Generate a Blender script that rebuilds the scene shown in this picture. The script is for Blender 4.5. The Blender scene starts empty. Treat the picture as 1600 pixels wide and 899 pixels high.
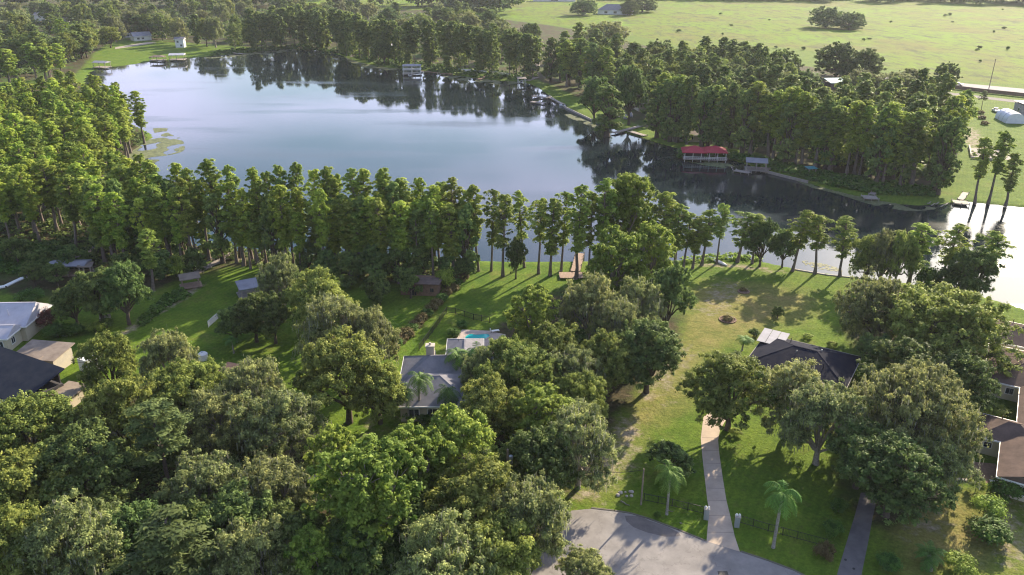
import bpy, math, random
import numpy as np
from mathutils import Vector, Matrix
SC = bpy.context.scene
COL = SC.collection
R = math.radians
rng = np.random.default_rng(7)
random.seed(7)

# ------------------------------------------------------------------ camera
CF, CH = 1244.0, 65.0
TH = math.atan(540/CF)
cam = bpy.data.cameras.new('camera'); camo = bpy.data.objects.new('camera', cam); COL.objects.link(camo)
camo.location = (0, 0, CH); camo.rotation_euler = (R(90)-TH, 0, 0)
cam.sensor_width = 36; cam.lens = 36*CF/1600; cam.clip_start = .5; cam.clip_end = 20000
SC.camera = camo

# ------------------------------------------------------------------ light and sky
SUN_AZ, SUN_EL = R(37), R(24)          # azimuth from +Y towards +X
SDIR = Vector((math.sin(SUN_AZ)*math.cos(SUN_EL), math.cos(SUN_AZ)*math.cos(SUN_EL), math.sin(SUN_EL)))
sl = bpy.data.lights.new('sun', 'SUN'); sl.energy = 5.0; sl.angle = R(.6); sl.color = (1, .85, .62)
so = bpy.data.objects.new('sun', sl); COL.objects.link(so)
so.rotation_euler = (-SDIR).to_track_quat('-Z', 'Y').to_euler()
W = bpy.data.worlds.new('World'); SC.world = W; W.use_nodes = True
nt = W.node_tree; N = nt.nodes; L = nt.links
bg = N['Background']; bg.inputs[1].default_value = .094
sky = N.new('ShaderNodeTexSky'); sky.sky_type = 'NISHITA'; sky.sun_disc = False
sky.sun_elevation = SUN_EL; sky.sun_rotation = SUN_AZ
sky.air_density = 1.2; sky.dust_density = .7; sky.ozone_density = 3.
tc = N.new('ShaderNodeTexCoord')
sep = N.new('ShaderNodeSeparateXYZ'); L.new(tc.outputs['Generated'], sep.inputs[0])
# cloud layer: direction projected to a flat ceiling
mx = N.new('ShaderNodeMath'); mx.operation = 'MAXIMUM'; mx.inputs[1].default_value = .06; L.new(sep.outputs[2], mx.inputs[0])
dv = N.new('ShaderNodeVectorMath'); dv.operation = 'DIVIDE'; L.new(tc.outputs['Generated'], dv.inputs[0])
cb = N.new('ShaderNodeCombineXYZ'); L.new(mx.outputs[0], cb.inputs[0]); L.new(mx.outputs[0], cb.inputs[1]); L.new(mx.outputs[0], cb.inputs[2])
L.new(cb.outputs[0], dv.inputs[1])
nz = N.new('ShaderNodeTexNoise'); nz.inputs['Scale'].default_value = .42; nz.inputs['Detail'].default_value = 6; nz.inputs['Roughness'].default_value = .5
mp = N.new('ShaderNodeMapping'); mp.inputs['Location'].default_value = (7.3, 2.2, 0)
L.new(dv.outputs[0], mp.inputs[0]); L.new(mp.outputs[0], nz.inputs['Vector'])
cr = N.new('ShaderNodeMapRange'); cr.interpolation_type = 'SMOOTHSTEP'
cr.inputs['From Min'].default_value = .32; cr.inputs['From Max'].default_value = .66; L.new(nz.outputs[0], cr.inputs[0])
# clouds near the sun glow
dt = N.new('ShaderNodeVectorMath'); dt.operation = 'DOT_PRODUCT'; dt.inputs[1].default_value = SDIR
nrm = N.new('ShaderNodeVectorMath'); nrm.operation = 'NORMALIZE'; L.new(tc.outputs['Generated'], nrm.inputs[0]); L.new(nrm.outputs[0], dt.inputs[0])
gl = N.new('ShaderNodeMapRange'); gl.interpolation_type = 'SMOOTHSTEP'
gl.inputs['From Min'].default_value = .93; gl.inputs['From Max'].default_value = 1.; gl.inputs['To Min'].default_value = 0; gl.inputs['To Max'].default_value = 1
L.new(dt.outputs['Value'], gl.inputs[0])
fs_ = N.new('ShaderNodeMapRange'); fs_.inputs['From Min'].default_value = -.1; fs_.inputs['From Max'].default_value = .85; L.new(dt.outputs['Value'], fs_.inputs[0])
c0 = N.new('ShaderNodeMix'); c0.data_type = 'RGBA'; c0.inputs[6].default_value = (2.6, 2.8, 4.2, 1); c0.inputs[7].default_value = (11.2, 11, 15.6, 1); L.new(fs_.outputs[0], c0.inputs[0])
cc = N.new('ShaderNodeMix'); cc.data_type = 'RGBA'
L.new(c0.outputs[2], cc.inputs[6]); cc.inputs[7].default_value = (34, 31, 27, 1); L.new(gl.outputs[0], cc.inputs[0])
low = N.new('ShaderNodeMapRange'); low.interpolation_type = 'SMOOTHSTEP'; low.inputs['From Min'].default_value = .5; low.inputs['From Max'].default_value = .9; low.inputs['To Min'].default_value = 1; low.inputs['To Max'].default_value = .1; L.new(sep.outputs[2], low.inputs[0])
cl_ = N.new('ShaderNodeMath'); cl_.operation = 'MULTIPLY'; L.new(cr.outputs[0], cl_.inputs[0]); L.new(low.outputs[0], cl_.inputs[1])
gm = N.new('ShaderNodeMath'); gm.operation = 'MAXIMUM'; L.new(cl_.outputs[0], gm.inputs[0])
g2 = N.new('ShaderNodeMath'); g2.operation = 'MULTIPLY'; g2.inputs[1].default_value = .9; L.new(gl.outputs[0], g2.inputs[0]); L.new(g2.outputs[0], gm.inputs[1])
g3 = N.new('ShaderNodeMath'); g3.operation = 'MULTIPLY'; g3.inputs[1].default_value = .85; L.new(gm.outputs[0], g3.inputs[0])
ms = N.new('ShaderNodeMix'); ms.data_type = 'RGBA'
L.new(g3.outputs[0], ms.inputs[0]); L.new(sky.outputs[0], ms.inputs[6]); L.new(cc.outputs[2], ms.inputs[7]); L.new(ms.outputs[2], bg.inputs[0])
SC.view_settings.view_transform = 'Standard'; SC.view_settings.look = 'None'; SC.view_settings.gamma = 1
SC.view_settings.exposure = 1.38
SC.render.filter_size = 1.15; SC.cycles.pixel_filter_type = 'BLACKMAN_HARRIS'; SC.cycles.filter_width = 1.15
SC.cycles.max_bounces = 6; SC.cycles.diffuse_bounces = 3; SC.cycles.glossy_bounces = 3
SC.cycles.transmission_bounces = 4; SC.cycles.volume_bounces = 0; SC.cycles.transparent_max_bounces = 8
SC.cycles.caustics_reflective = False; SC.cycles.caustics_refractive = False

# ------------------------------------------------------------------ geometry of the place, measured from the photograph
def ray(u, v):
    a = (u-800)/CF; b = -(v-449.5)/CF
    return np.array([a, math.cos(TH)+b*math.sin(TH), -math.sin(TH)+b*math.cos(TH)])
def P(u, v, z=0.):
    d = ray(u, v); return np.array([0, 0, CH])+d*((z-CH)/d[2])
def upright(ut, vt, vb):
    """foot and height of a thing whose top shows at (ut,vt) and foot at row vb"""
    y = P(ut, vb)[1]; d = ray(ut, vt); t = y/d[1]
    p = np.array([0, 0, CH])+d*t
    return np.array([p[0], p[1], 0.]), p[2]
def poly(px, z=0.): return np.array([P(u, v, z)[:2] for u, v in px])
def chaikin(p, n=2):
    for _ in range(n):
        q = np.roll(p, -1, 0); p = np.stack([.75*p+.25*q, .25*p+.75*q], 1).reshape(-1, 2)
    return p
def sdf(pts, pg):
    """signed distance, positive inside"""
    x, y = pts[:, 0], pts[:, 1]; d = np.full(len(pts), 1e18); ins = np.zeros(len(pts), bool)
    n = len(pg)
    for i in range(n):
        a = pg[i]; b = pg[(i+1) % n]; e = b-a; l2 = max((e**2).sum(), 1e-9)
        t = np.clip(((x-a[0])*e[0]+(y-a[1])*e[1])/l2, 0, 1)
        d = np.minimum(d, (x-a[0]-t*e[0])**2+(y-a[1]-t*e[1])**2)
        if a[1] != b[1]:
            ins ^= ((a[1] > y) != (b[1] > y)) & (x < (b[0]-a[0])*(y-a[1])/(b[1]-a[1])+a[0])
    d = np.sqrt(d); return np.where(ins, d, -d)

# ------------------------------------------------------------------ materials
def mat(name, col, rough=.8, spec=.3, noise=None, bump=0, bscale=8, metal=0):
    """noise = (colour2, scale, contrast)"""
    m = bpy.data.materials.new(name); m.use_nodes = True; n = m.node_tree.nodes; l = m.node_tree.links
    b = n['Principled BSDF']; b.inputs['Roughness'].default_value = rough; b.inputs['Specular IOR Level'].default_value = spec
    b.inputs['Metallic'].default_value = metal; b.inputs['Base Color'].default_value = (*col, 1)
    t = n.new('ShaderNodeTexCoord')
    if noise:
        c2, s, _ = noise
        x = n.new('ShaderNodeTexNoise'); x.inputs['Scale'].default_value = s; x.inputs['Detail'].default_value = 5; x.inputs['Roughness'].default_value = .65
        l.new(t.outputs['Object'], x.inputs['Vector'])
        r = n.new('ShaderNodeMapRange'); r.inputs[1].default_value = .35; r.inputs[2].default_value = .68; l.new(x.outputs[0], r.inputs[0])
        k = n.new('ShaderNodeMix'); k.data_type = 'RGBA'; k.inputs[6].default_value = (*col, 1); k.inputs[7].default_value = (*c2, 1)
        l.new(r.outputs[0], k.inputs[0]); l.new(k.outputs[2], b.inputs['Base Color'])
    if bump:
        x = n.new('ShaderNodeTexNoise'); x.inputs['Scale'].default_value = bscale; x.inputs['Detail'].default_value = 4; l.new(t.outputs['Object'], x.inputs['Vector'])
        q = n.new('ShaderNodeBump'); q.inputs['Strength'].default_value = bump; l.new(x.outputs[0], q.inputs['Height']); l.new(q.outputs[0], b.inputs['Normal'])
    return m
def ribbed(name, col, c2, scale, axis=0, rough=.5):
    """metal or shingle roof: ribs along one local axis"""
    m = mat(name, col, .9 if 'shingles' in name else rough, .05, (c2, .6, 1)); n = m.node_tree.nodes; l = m.node_tree.links
    t = n.new('ShaderNodeTexCoord'); w = n.new('ShaderNodeTexWave'); w.bands_direction = 'XYZ'[axis]; w.inputs['Scale'].default_value = scale; w.inputs['Distortion'].default_value = .4
    w.inputs['Detail'].default_value = 2
    l.new(t.outputs['Object'], w.inputs['Vector']); q = n.new('ShaderNodeBump'); q.inputs['Strength'].default_value = .35; q.inputs['Distance'].default_value = .05
    l.new(w.outputs['Fac'], q.inputs['Height']); l.new(q.outputs[0], n['Principled BSDF'].inputs['Normal'])
    return m
def leafmat(name, dark, light, trans=.35, var=.16):
    m = bpy.data.materials.new(name); m.use_nodes = True; n = m.node_tree.nodes; l = m.node_tree.links
    out = n['Material Output']; b = n['Principled BSDF']; b.inputs['Roughness'].default_value = .65; b.inputs['Specular IOR Level'].default_value = .15
    at = n.new('ShaderNodeAttribute'); at.attribute_name = 'tint'
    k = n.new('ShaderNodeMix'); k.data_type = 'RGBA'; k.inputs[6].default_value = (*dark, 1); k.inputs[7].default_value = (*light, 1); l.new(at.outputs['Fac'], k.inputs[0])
    oi = n.new('ShaderNodeObjectInfo'); hs = n.new('ShaderNodeHueSaturation')
    r1 = n.new('ShaderNodeMapRange'); r1.inputs[3].default_value = .5-.012; r1.inputs[4].default_value = .5+.016; l.new(oi.outputs['Random'], r1.inputs[0])
    mm = n.new('ShaderNodeMath'); mm.operation = 'MULTIPLY'; mm.inputs[1].default_value = 17.3; l.new(oi.outputs['Random'], mm.inputs[0])
    fr = n.new('ShaderNodeMath'); fr.operation = 'FRACT'; l.new(mm.outputs[0], fr.inputs[0])
    r2 = n.new('ShaderNodeMapRange'); r2.inputs[3].default_value = 1-var*1.4; r2.inputs[4].default_value = 1+var*1.4; l.new(fr.outputs[0], r2.inputs[0])
    l.new(r1.outputs[0], hs.inputs['Hue']); l.new(r2.outputs[0], hs.inputs['Value']); l.new(k.outputs[2], hs.inputs['Color']); hs.inputs['Saturation'].default_value = 1.0
    l.new(hs.outputs[0], b.inputs['Base Color'])
    tr = n.new('ShaderNodeBsdfTranslucent'); h2 = n.new('ShaderNodeHueSaturation'); h2.inputs['Hue'].default_value = .495; h2.inputs['Value'].default_value = 1.25; l.new(hs.outputs[0], h2.inputs['Color']); l.new(h2.outputs[0], tr.inputs[0])
    x = n.new('ShaderNodeMixShader'); x.inputs[0].default_value = trans; l.new(b.outputs[0], x.inputs[1]); l.new(tr.outputs[0], x.inputs[2]); l.new(x.outputs[0], out.inputs[0])
    return m
M = {}
M['bark'] = mat('bark', (.13, .105, .085), .9, .1, ((.06, .048, .04), 3, 1), .5, 12)
M['moss'] = leafmat('spanish_moss', (.16, .17, .12), (.3, .31, .23), .3)
M['bark_cypress'] = mat('cypress_bark', (.2, .165, .14), .9, .1, ((.11, .09, .075), 3, 1), .5, 12)
M['bark_pale'] = mat('bark_pale', (.34, .3, .26), .9, .1, ((.16, .14, .12), 3, 1), .5, 12)
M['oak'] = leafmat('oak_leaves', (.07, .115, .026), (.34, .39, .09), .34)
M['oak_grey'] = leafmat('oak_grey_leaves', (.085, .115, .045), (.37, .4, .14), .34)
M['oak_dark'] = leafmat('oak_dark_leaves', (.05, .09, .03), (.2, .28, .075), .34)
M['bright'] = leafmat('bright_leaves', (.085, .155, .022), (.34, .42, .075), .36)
M['cypress'] = leafmat('cypress_leaves', (.08, .15, .028), (.39, .46, .09), .4)
M['cypress_gold'] = leafmat('cypress_gold_leaves', (.11, .2, .028), (.46, .54, .085), .38)
M['cypress_cool'] = leafmat('cypress_cool_leaves', (.07, .135, .04), (.28, .37, .1), .38)
M['pine'] = leafmat('pine_needles', (.06, .09, .03), (.16, .2, .06), .25)
M['palm'] = leafmat('palm_leaves', (.035, .085, .015), (.14, .25, .05), .15)
M['bush'] = leafmat('bush_leaves', (.035, .08, .018), (.11, .2, .035), .3)
M['crape'] = leafmat('crape_leaves', (.08, .06, .04), (.22, .07, .07), .3)
M['hedge_brown'] = leafmat('dry_hedge_leaves', (.11, .08, .04), (.2, .17, .07), .3)
M['palm_trunk'] = mat('palm_trunk', (.33, .31, .28), .9, .1, ((.2, .18, .16), 4, 1))
M['white'] = mat('white_paint', (.78, .78, .76), .5, .4, ((.66, .66, .64), 1.5, 1))
M['white_roof'] = ribbed('white_metal_roof', (.45, .45, .5), (.36, .36, .41), 2.2, 0, .35)  # white metal greyed down, the shade on the cottage roof put into its colour
M['cream'] = mat('cream_wall', (.5, .46, .34), .8, .2, ((.54, .49, .36), .8, 1))
M['beige'] = mat('beige_stucco', (.34, .31, .26), .85, .2, ((.47, .4, .3), .8, 1), .2, 30)
M['slate_roof'] = ribbed('slate_blue_shingles', (.014, .019, .033), (.026, .031, .043), 3.5, 1, .8)
M['navy_roof'] = ribbed('navy_shingles', (.011, .014, .03), (.026, .027, .038), 3.5, 1, .8)
M['tan_roof'] = ribbed('tan_roof_sheet', (.27, .225, .185), (.18, .145, .12), 3, 0, .8)
M['grey_roof'] = ribbed('grey_shingles', (.24, .235, .26), (.17, .17, .195), 3.5, 1, .85)
M['brown_roof'] = ribbed('brown_shingles', (.145, .105, .09), (.09, .068, .06), 3.5, 1, .85)
M['shed_roof'] = mat('weathered_shed_roof', (.2, .15, .13), .85, .2, ((.12, .09, .08), .9, 1))
M['rust_roof'] = mat('rusty_sheet', (.42, .22, .12), .7, .3, ((.3, .16, .1), 1, 1))
M['lilac_roof'] = mat('pale_sheet_roof', (.29, .29, .33), .6, .3, ((.2, .2, .23), .5, 1))
M['red_roof'] = ribbed('red_metal_roof', (.4, .045, .07), (.33, .04, .06), 3, 0, .4)
M['teal'] = mat('teal_sheet', (.05, .28, .33), .5, .4)
M['wood'] = mat('weathered_wood', (.34, .3, .27), .85, .2, ((.24, .21, .19), 2, 1))
M['wood_brown'] = mat('brown_wood', (.26, .17, .12), .85, .2, ((.17, .11, .08), 2, 1))
M['wood_pink'] = mat('pinkish_deck', (.36, .26, .2), .85, .2, ((.27, .19, .15), 2, 1))
M['dark_wall'] = mat('dark_wall', (.07, .065, .07), .8, .2)
M['concrete'] = mat('concrete', (.47, .38, .3), .85, .2, ((.37, .3, .235), .6, 1), .15, 10)
M['asphalt'] = mat('asphalt', (.28, .262, .25), .9, .15, ((.2, .188, .182), .5, 1), .2, 14)
_m = M['asphalt']; _n = _m.node_tree.nodes; _l = _m.node_tree.links; _b = _n['Principled BSDF']; _src = _b.inputs['Base Color'].links[0].from_socket
_t = _n.new('ShaderNodeTexCoord'); _v = _n.new('ShaderNodeTexVoronoi'); _v.feature = 'DISTANCE_TO_EDGE'; _v.inputs['Scale'].default_value = .6; _w = _n.new('ShaderNodeTexNoise'); _w.inputs['Scale'].default_value = .8; _w.inputs['Detail'].default_value = 4
_x = _n.new('ShaderNodeMix'); _x.data_type = 'VECTOR'; _x.inputs[0].default_value = .8; _l.new(_t.outputs['Object'], _x.inputs[4]); _l.new(_w.outputs['Color'], _x.inputs[5]); _l.new(_t.outputs['Object'], _w.inputs['Vector']); _l.new(_x.outputs[1], _v.inputs['Vector'])
_r = _n.new('ShaderNodeMapRange'); _r.inputs[1].default_value = .0; _r.inputs[2].default_value = .012; _r.inputs[3].default_value = .28; _r.inputs[4].default_value = 0; _l.new(_v.outputs['Distance'], _r.inputs[0])
_s = _n.new('ShaderNodeTexNoise'); _s.inputs['Scale'].default_value = .13; _s.inputs['Detail'].default_value = 6; _s.inputs['Roughness'].default_value = .7; _l.new(_t.outputs['Object'], _s.inputs['Vector']); _r2 = _n.new('ShaderNodeMapRange'); _r2.inputs[1].default_value = .45; _r2.inputs[2].default_value = .7; _r2.inputs[4].default_value = .6; _l.new(_s.outputs[0], _r2.inputs[0])
_k = _n.new('ShaderNodeMix'); _k.data_type = 'RGBA'; _k.inputs[7].default_value = (.17, .155, .145, 1); _l.new(_r2.outputs[0], _k.inputs[0]); _l.new(_src, _k.inputs[6])
_k2 = _n.new('ShaderNodeMix'); _k2.data_type = 'RGBA'; _k2.inputs[7].default_value = (.07, .065, .06, 1); _l.new(_r.outputs[0], _k2.inputs[0]); _l.new(_k.outputs[2], _k2.inputs[6]); _l.new(_k2.outputs[2], _b.inputs['Base Color'])
M['asphalt_dark'] = mat('asphalt_dark', (.17, .155, .15), .9, .15, ((.11, .1, .1), .5, 1), .2, 14)
M['gravel'] = mat('gravel_drive', (.34, .3, .27), .9, .15, ((.26, .23, .2), .7, 1))
M['glass'] = mat('window_glass', (.03, .04, .05), .08, .6)
M['black_metal'] = mat('black_metal', (.02, .02, .02), .5, .4)
M['stone'] = mat('pale_stone', (.42, .38, .33), .85, .2, ((.42, .38, .34), 3, 1), .4, 14)
M['plastic'] = mat('white_plastic', (.75, .76, .78), .3, .5)
M['tent'] = mat('white_canvas', (.75, .76, .82), .6, .3, ((.66, .67, .74), 1.2, 1))
M['blue'] = mat('blue_paint', (.03, .1, .45), .4, .5)
M['tyre'] = mat('tyre_rubber', (.02, .02, .02), .8, .2)
M['grey_metal'] = mat('grey_metal', (.4, .42, .45), .4, .5, None, 0, 8, .4)
M['pole_wood'] = mat('pole_wood', (.3, .25, .21), .9, .1, ((.2, .16, .13), 3, 1))
M['mulch'] = mat('mulch', (.16, .11, .085), .95, .1, ((.09, .06, .05), 3, 1), .4, 12)
M['tile'] = mat('pool_paving', (.42, .35, .31), .7, .3, ((.33, .27, .24), 1, 1))
M['stripe'] = mat('kerb_concrete', (.13, .12, .1), .9, .2)
def pool_mat():
    m = mat('pool_water', (.02, .42, .42), .05, .5); return m
M['pool'] = pool_mat()

# ------------------------------------------------------------------ mesh helpers
class MB:
    def __init__(s): s.v = []; s.f = []; s.t = None
    def add(s, v, f):
        o = len(s.v); s.v += [tuple(map(float, x)) for x in v]; s.f += [tuple(i+o for i in q) for q in f]; return s
    def box(s, c, d, rz=0., rx=0.):
        x, y, z = [k/2 for k in d]; m = Matrix.Rotation(rz, 3, 'Z') @ Matrix.Rotation(rx, 3, 'X'); c = Vector(c)
        v = [c+m @ Vector((i*x, j*y, k*z)) for i in (-1, 1) for j in (-1, 1) for k in (-1, 1)]
        return s.add(v, [(0, 1, 3, 2), (4, 6, 7, 5), (0, 4, 5, 1), (2, 3, 7, 6), (0, 2, 6, 4), (1, 5, 7, 3)])
    def tube(s, pts, rad, n=6, cap=True):
        pts = [Vector(p) for p in pts]; rad = rad if hasattr(rad, '__len__') else [rad]*len(pts); v = []; f = []
        for i, p in enumerate(pts):
            d = (pts[min(i+1, len(pts)-1)]-pts[max(i-1, 0)])
            d = d.normalized() if d.length > 1e-6 else Vector((0, 0, 1))
            a = d.cross(Vector((0, 1, 0)) if abs(d.y) < .9 else Vector((1, 0, 0))).normalized(); b = d.cross(a)
            for k in range(n):
                t = 2*math.pi*k/n; v.append(p+(a*math.cos(t)+b*math.sin(t))*rad[i])
        for i in range(len(pts)-1):
            for k in range(n): f.append((i*n+k, i*n+(k+1) % n, (i+1)*n+(k+1) % n, (i+1)*n+k))
        if cap: f.append(tuple(range(n))); f.append(tuple((len(pts)-1)*n+k for k in reversed(range(n))))
        return s.add(v, f)
    def prism(s, pg, z0, z1):
        n = len(pg); v = [(x, y, z0) for x, y in pg]+[(x, y, z1) for x, y in pg]
        f = [tuple(range(n, 2*n)), tuple(reversed(range(n)))]+[(i, (i+1) % n, n+(i+1) % n, n+i) for i in range(n)]
        return s.add(v, f)
    def build(s, name, m, parent=None, smooth=False):
        me = bpy.data.meshes.new(name); me.from_pydata(s.v, [], s.f); me.materials.append(m)
        if smooth: me.shade_smooth()
        o = bpy.data.objects.new(name, me); COL.objects.link(o)
        if parent: o.parent = parent
        return o
def quads_mesh(name, V, tint, m, nv=4):
    """V (n,nv,3) loose faces with a per-face tint"""
    n = len(V); me = bpy.data.meshes.new(name)
    me.vertices.add(n*nv); me.vertices.foreach_set('co', np.ascontiguousarray(V, dtype=np.float32).ravel())
    me.loops.add(n*nv); me.loops.foreach_set('vertex_index', np.arange(n*nv, dtype=np.int32))
    me.polygons.add(n); me.polygons.foreach_set('loop_start', np.arange(0, n*nv, nv, dtype=np.int32))
    a = me.attributes.new('tint', 'FLOAT', 'FACE'); a.data.foreach_set('value', np.asarray(tint, dtype=np.float32))
    me.update(calc_edges=True); me.materials.append(m); return me
def tag(o, label=None, cat=None, group=None, kind=None):
    if label: o['label'] = label
    if cat: o['category'] = cat
    if group: o['group'] = group
    if kind: o['kind'] = kind
    return o
def thing(name, label, cat, loc=(0, 0, 0), rz=0., group=None):
    o = bpy.data.objects.new(name, None); COL.objects.link(o); o.location = tuple(map(float, loc)); o.rotation_euler = (0, 0, rz)
    o.empty_display_size = .3
    return tag(o, label, cat, group)
def part(name, mesh, parent):
    o = bpy.data.objects.new(name, mesh); COL.objects.link(o); o.parent = parent; return o

# ------------------------------------------------------------------ ground, lake
lake_px = [(1000, 408), (880, 409), (760, 409), (600, 404), (450, 398), (340, 390), (250, 374), (215, 350), (203, 300), (192, 262), (203, 240), (226, 223), (244, 213), (215, 198), (165, 175), (135, 145), (135, 118), (160, 105), (190, 104),
 (230, 97), (290, 92), (330, 88), (380, 83), (440, 77), (470, 76), (500, 79), (530, 86), (545, 92), (560, 98), (600, 106), (630, 108), (680, 113), (720, 119), (770, 126), (810, 128), (835, 133), (855, 148), (885, 168),
 (925, 188), (960, 203), (1000, 215), (1040, 228), (1090, 240), (1150, 252), (1200, 268), (1250, 283), (1300, 298), (1360, 312), (1420, 322), (1470, 320), (1500, 314), (1550, 320), (1620, 326), (1720, 330), (1850, 360), (1850, 500),
 (1700, 505), (1620, 490), (1560, 470), (1480, 452), (1420, 443), (1350, 434), (1290, 428), (1230, 418), (1170, 404), (1120, 403), (1060, 407)]
LAKE = chaikin(poly(lake_px, -.3), 1)
def axis(segs):
    out = [segs[0][0]]
    for a, b, st in segs:
        n = max(1, round((b-a)/st)); out += list(np.linspace(a, b, n+1)[1:])
    return np.array(out)
def grow(a, b, st, k=1.35):
    o = [a]; 
    while o[-1] < b: o.append(o[-1]+st); st *= k
    return np.array(o)
xs = axis([(-500, -180, 4), (-180, 180, 1.25), (180, 500, 3)]); g = grow(500, 9000, 8)[1:]; xs = np.concatenate([-g[::-1], xs, g])
ys = axis([(20, 240, 1.25), (240, 720, 2.5)]); ys = np.concatenate([-grow(0, 3000, 30)[::-1][:-1], [0, 10], ys, grow(720, 14000, 6, 1.12)[1:]])
X, Y = np.meshgrid(xs, ys); pts = np.stack([X.ravel(), Y.ravel()], 1)
sd = sdf(pts, LAKE)
Z = np.interp(sd, [-2.5, -.4, .6, 6], [0, -.12, -.6, -2.2])
def mask(px, soft=2., z=0., n=2): return np.clip(sdf(pts, chaikin(poly(px, z), n))/soft+.5, 0, 1)
def smooth_noise(p, sc, seed):
    r = np.random.default_rng(seed); o = np.zeros(len(p))
    for i in range(10):
        a = r.uniform(0, 6.28); k = r.uniform(.6, 1.9)/sc*6.28; o += np.sin(p[:, 0]*math.cos(a)*k+p[:, 1]*math.sin(a)*k+r.uniform(0, 6.28))
    return o/4.
# forest floor and shadowy ground under trees, shade put into the dark colour
forest_shade = np.zeros(len(pts))
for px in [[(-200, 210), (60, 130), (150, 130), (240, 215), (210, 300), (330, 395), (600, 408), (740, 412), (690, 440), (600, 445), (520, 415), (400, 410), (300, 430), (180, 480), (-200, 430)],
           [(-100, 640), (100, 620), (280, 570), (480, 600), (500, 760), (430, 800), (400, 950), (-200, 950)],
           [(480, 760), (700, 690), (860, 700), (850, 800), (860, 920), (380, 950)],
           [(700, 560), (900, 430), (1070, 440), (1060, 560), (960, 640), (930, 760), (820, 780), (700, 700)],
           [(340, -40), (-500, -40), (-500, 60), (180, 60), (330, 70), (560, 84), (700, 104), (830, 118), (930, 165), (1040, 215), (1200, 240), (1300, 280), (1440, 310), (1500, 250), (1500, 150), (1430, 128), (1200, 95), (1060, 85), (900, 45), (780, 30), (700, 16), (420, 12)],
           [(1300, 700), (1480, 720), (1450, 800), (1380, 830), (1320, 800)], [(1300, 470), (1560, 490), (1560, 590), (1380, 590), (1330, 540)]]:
    forest_shade = np.maximum(forest_shade, mask(px, 6))
forest_shade = np.maximum(forest_shade, mask([(-900, 60), (-900, 160), (100, 130), (135, 100), (150, 78), (190, 60), (330, 58), (330, 40), (-900, 0)], 6))
dirt = np.zeros(len(pts))
for px, s in [([(960, 640), (1010, 645), (1005, 720), (950, 780), (905, 790), (880, 800), (900, 740)], 7), ([(968, 652), (1010, 655), (1005, 690), (975, 700)], 3), ([(1100, 440), (1170, 440), (1150, 490), (1080, 500)], 12), ([(1000, 560), (1100, 530), (1060, 620), (990, 650)], 10),
              ([(1450, 740), (1500, 750), (1460, 860), (1390, 840)], 8), ([(1540, 780), (1600, 770), (1640, 880), (1540, 899)], 8), ([(180, 520), (310, 440), (330, 445), (215, 515), (190, 530)], 1.5),
              ([(1500, 195), (1530, 200), (1545, 225), (1520, 235), (1500, 225)], 5), ([(1510, 228), (1575, 232), (1580, 252), (1515, 252)], 4), ([(1060, 418), (1120, 407), (1240, 424), (1230, 430), (1130, 418)], 2), ([(555, 690), (580, 640), (600, 640), (590, 690)], 5), ([(850, 800), (900, 790), (870, 850), (835, 905), (815, 905)], 3),
              ([(300, 395), (420, 398), (640, 405), (640, 411), (420, 408), (300, 404)], 3),
              ([(860, 785), (890, 740), (900, 690), (880, 700), (850, 760)], 4)]:
    dirt = np.maximum(dirt, mask(px, s, 0, 1)*.78)
past = mask([(740, 5), (800, 32), (1000, 55), (1100, 85), (1230, 70), (1400, 110), (1500, 126), (1760, 148), (2400, 190), (2400, 8), (1500, 6), (900, -5)], 10)
past = np.maximum(past, mask([(430, 6), (600, 16), (720, 12), (720, -2), (430, -6)], 8))
dry = np.zeros(len(pts))
for px, s in [([(1060, 430), (1290, 450), (1280, 500), (1190, 530), (1100, 560), (1090, 640), (1000, 690), (960, 780), (880, 790), (960, 640), (1060, 540)], 14), ([(1400, 750), (1620, 770), (1620, 910), (1370, 910)], 12)]:
    dry = np.maximum(dry, mask(px, s))
me = bpy.data.meshes.new('ground'); nx, ny = len(xs), len(ys)
me.vertices.add(len(pts)); me.vertices.foreach_set('co', np.column_stack([pts, Z]).astype(np.float32).ravel())
ii = (np.arange(ny-1)[:, None]*nx+np.arange(nx-1)[None, :]).ravel()
q = np.stack([ii, ii+1, ii+nx+1, ii+nx], 1).astype(np.int32)
me.loops.add(q.size); me.loops.foreach_set('vertex_index', q.ravel()); me.polygons.add(len(q)); me.polygons.foreach_set('loop_start', np.arange(0, q.size, 4, dtype=np.int32))
for nm, arr in (('forest_shade', forest_shade), ('dirt', dirt), ('past', past), ('dry', dry)):
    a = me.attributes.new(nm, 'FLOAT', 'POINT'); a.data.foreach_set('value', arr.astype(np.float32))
me.update(calc_edges=True)
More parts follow.
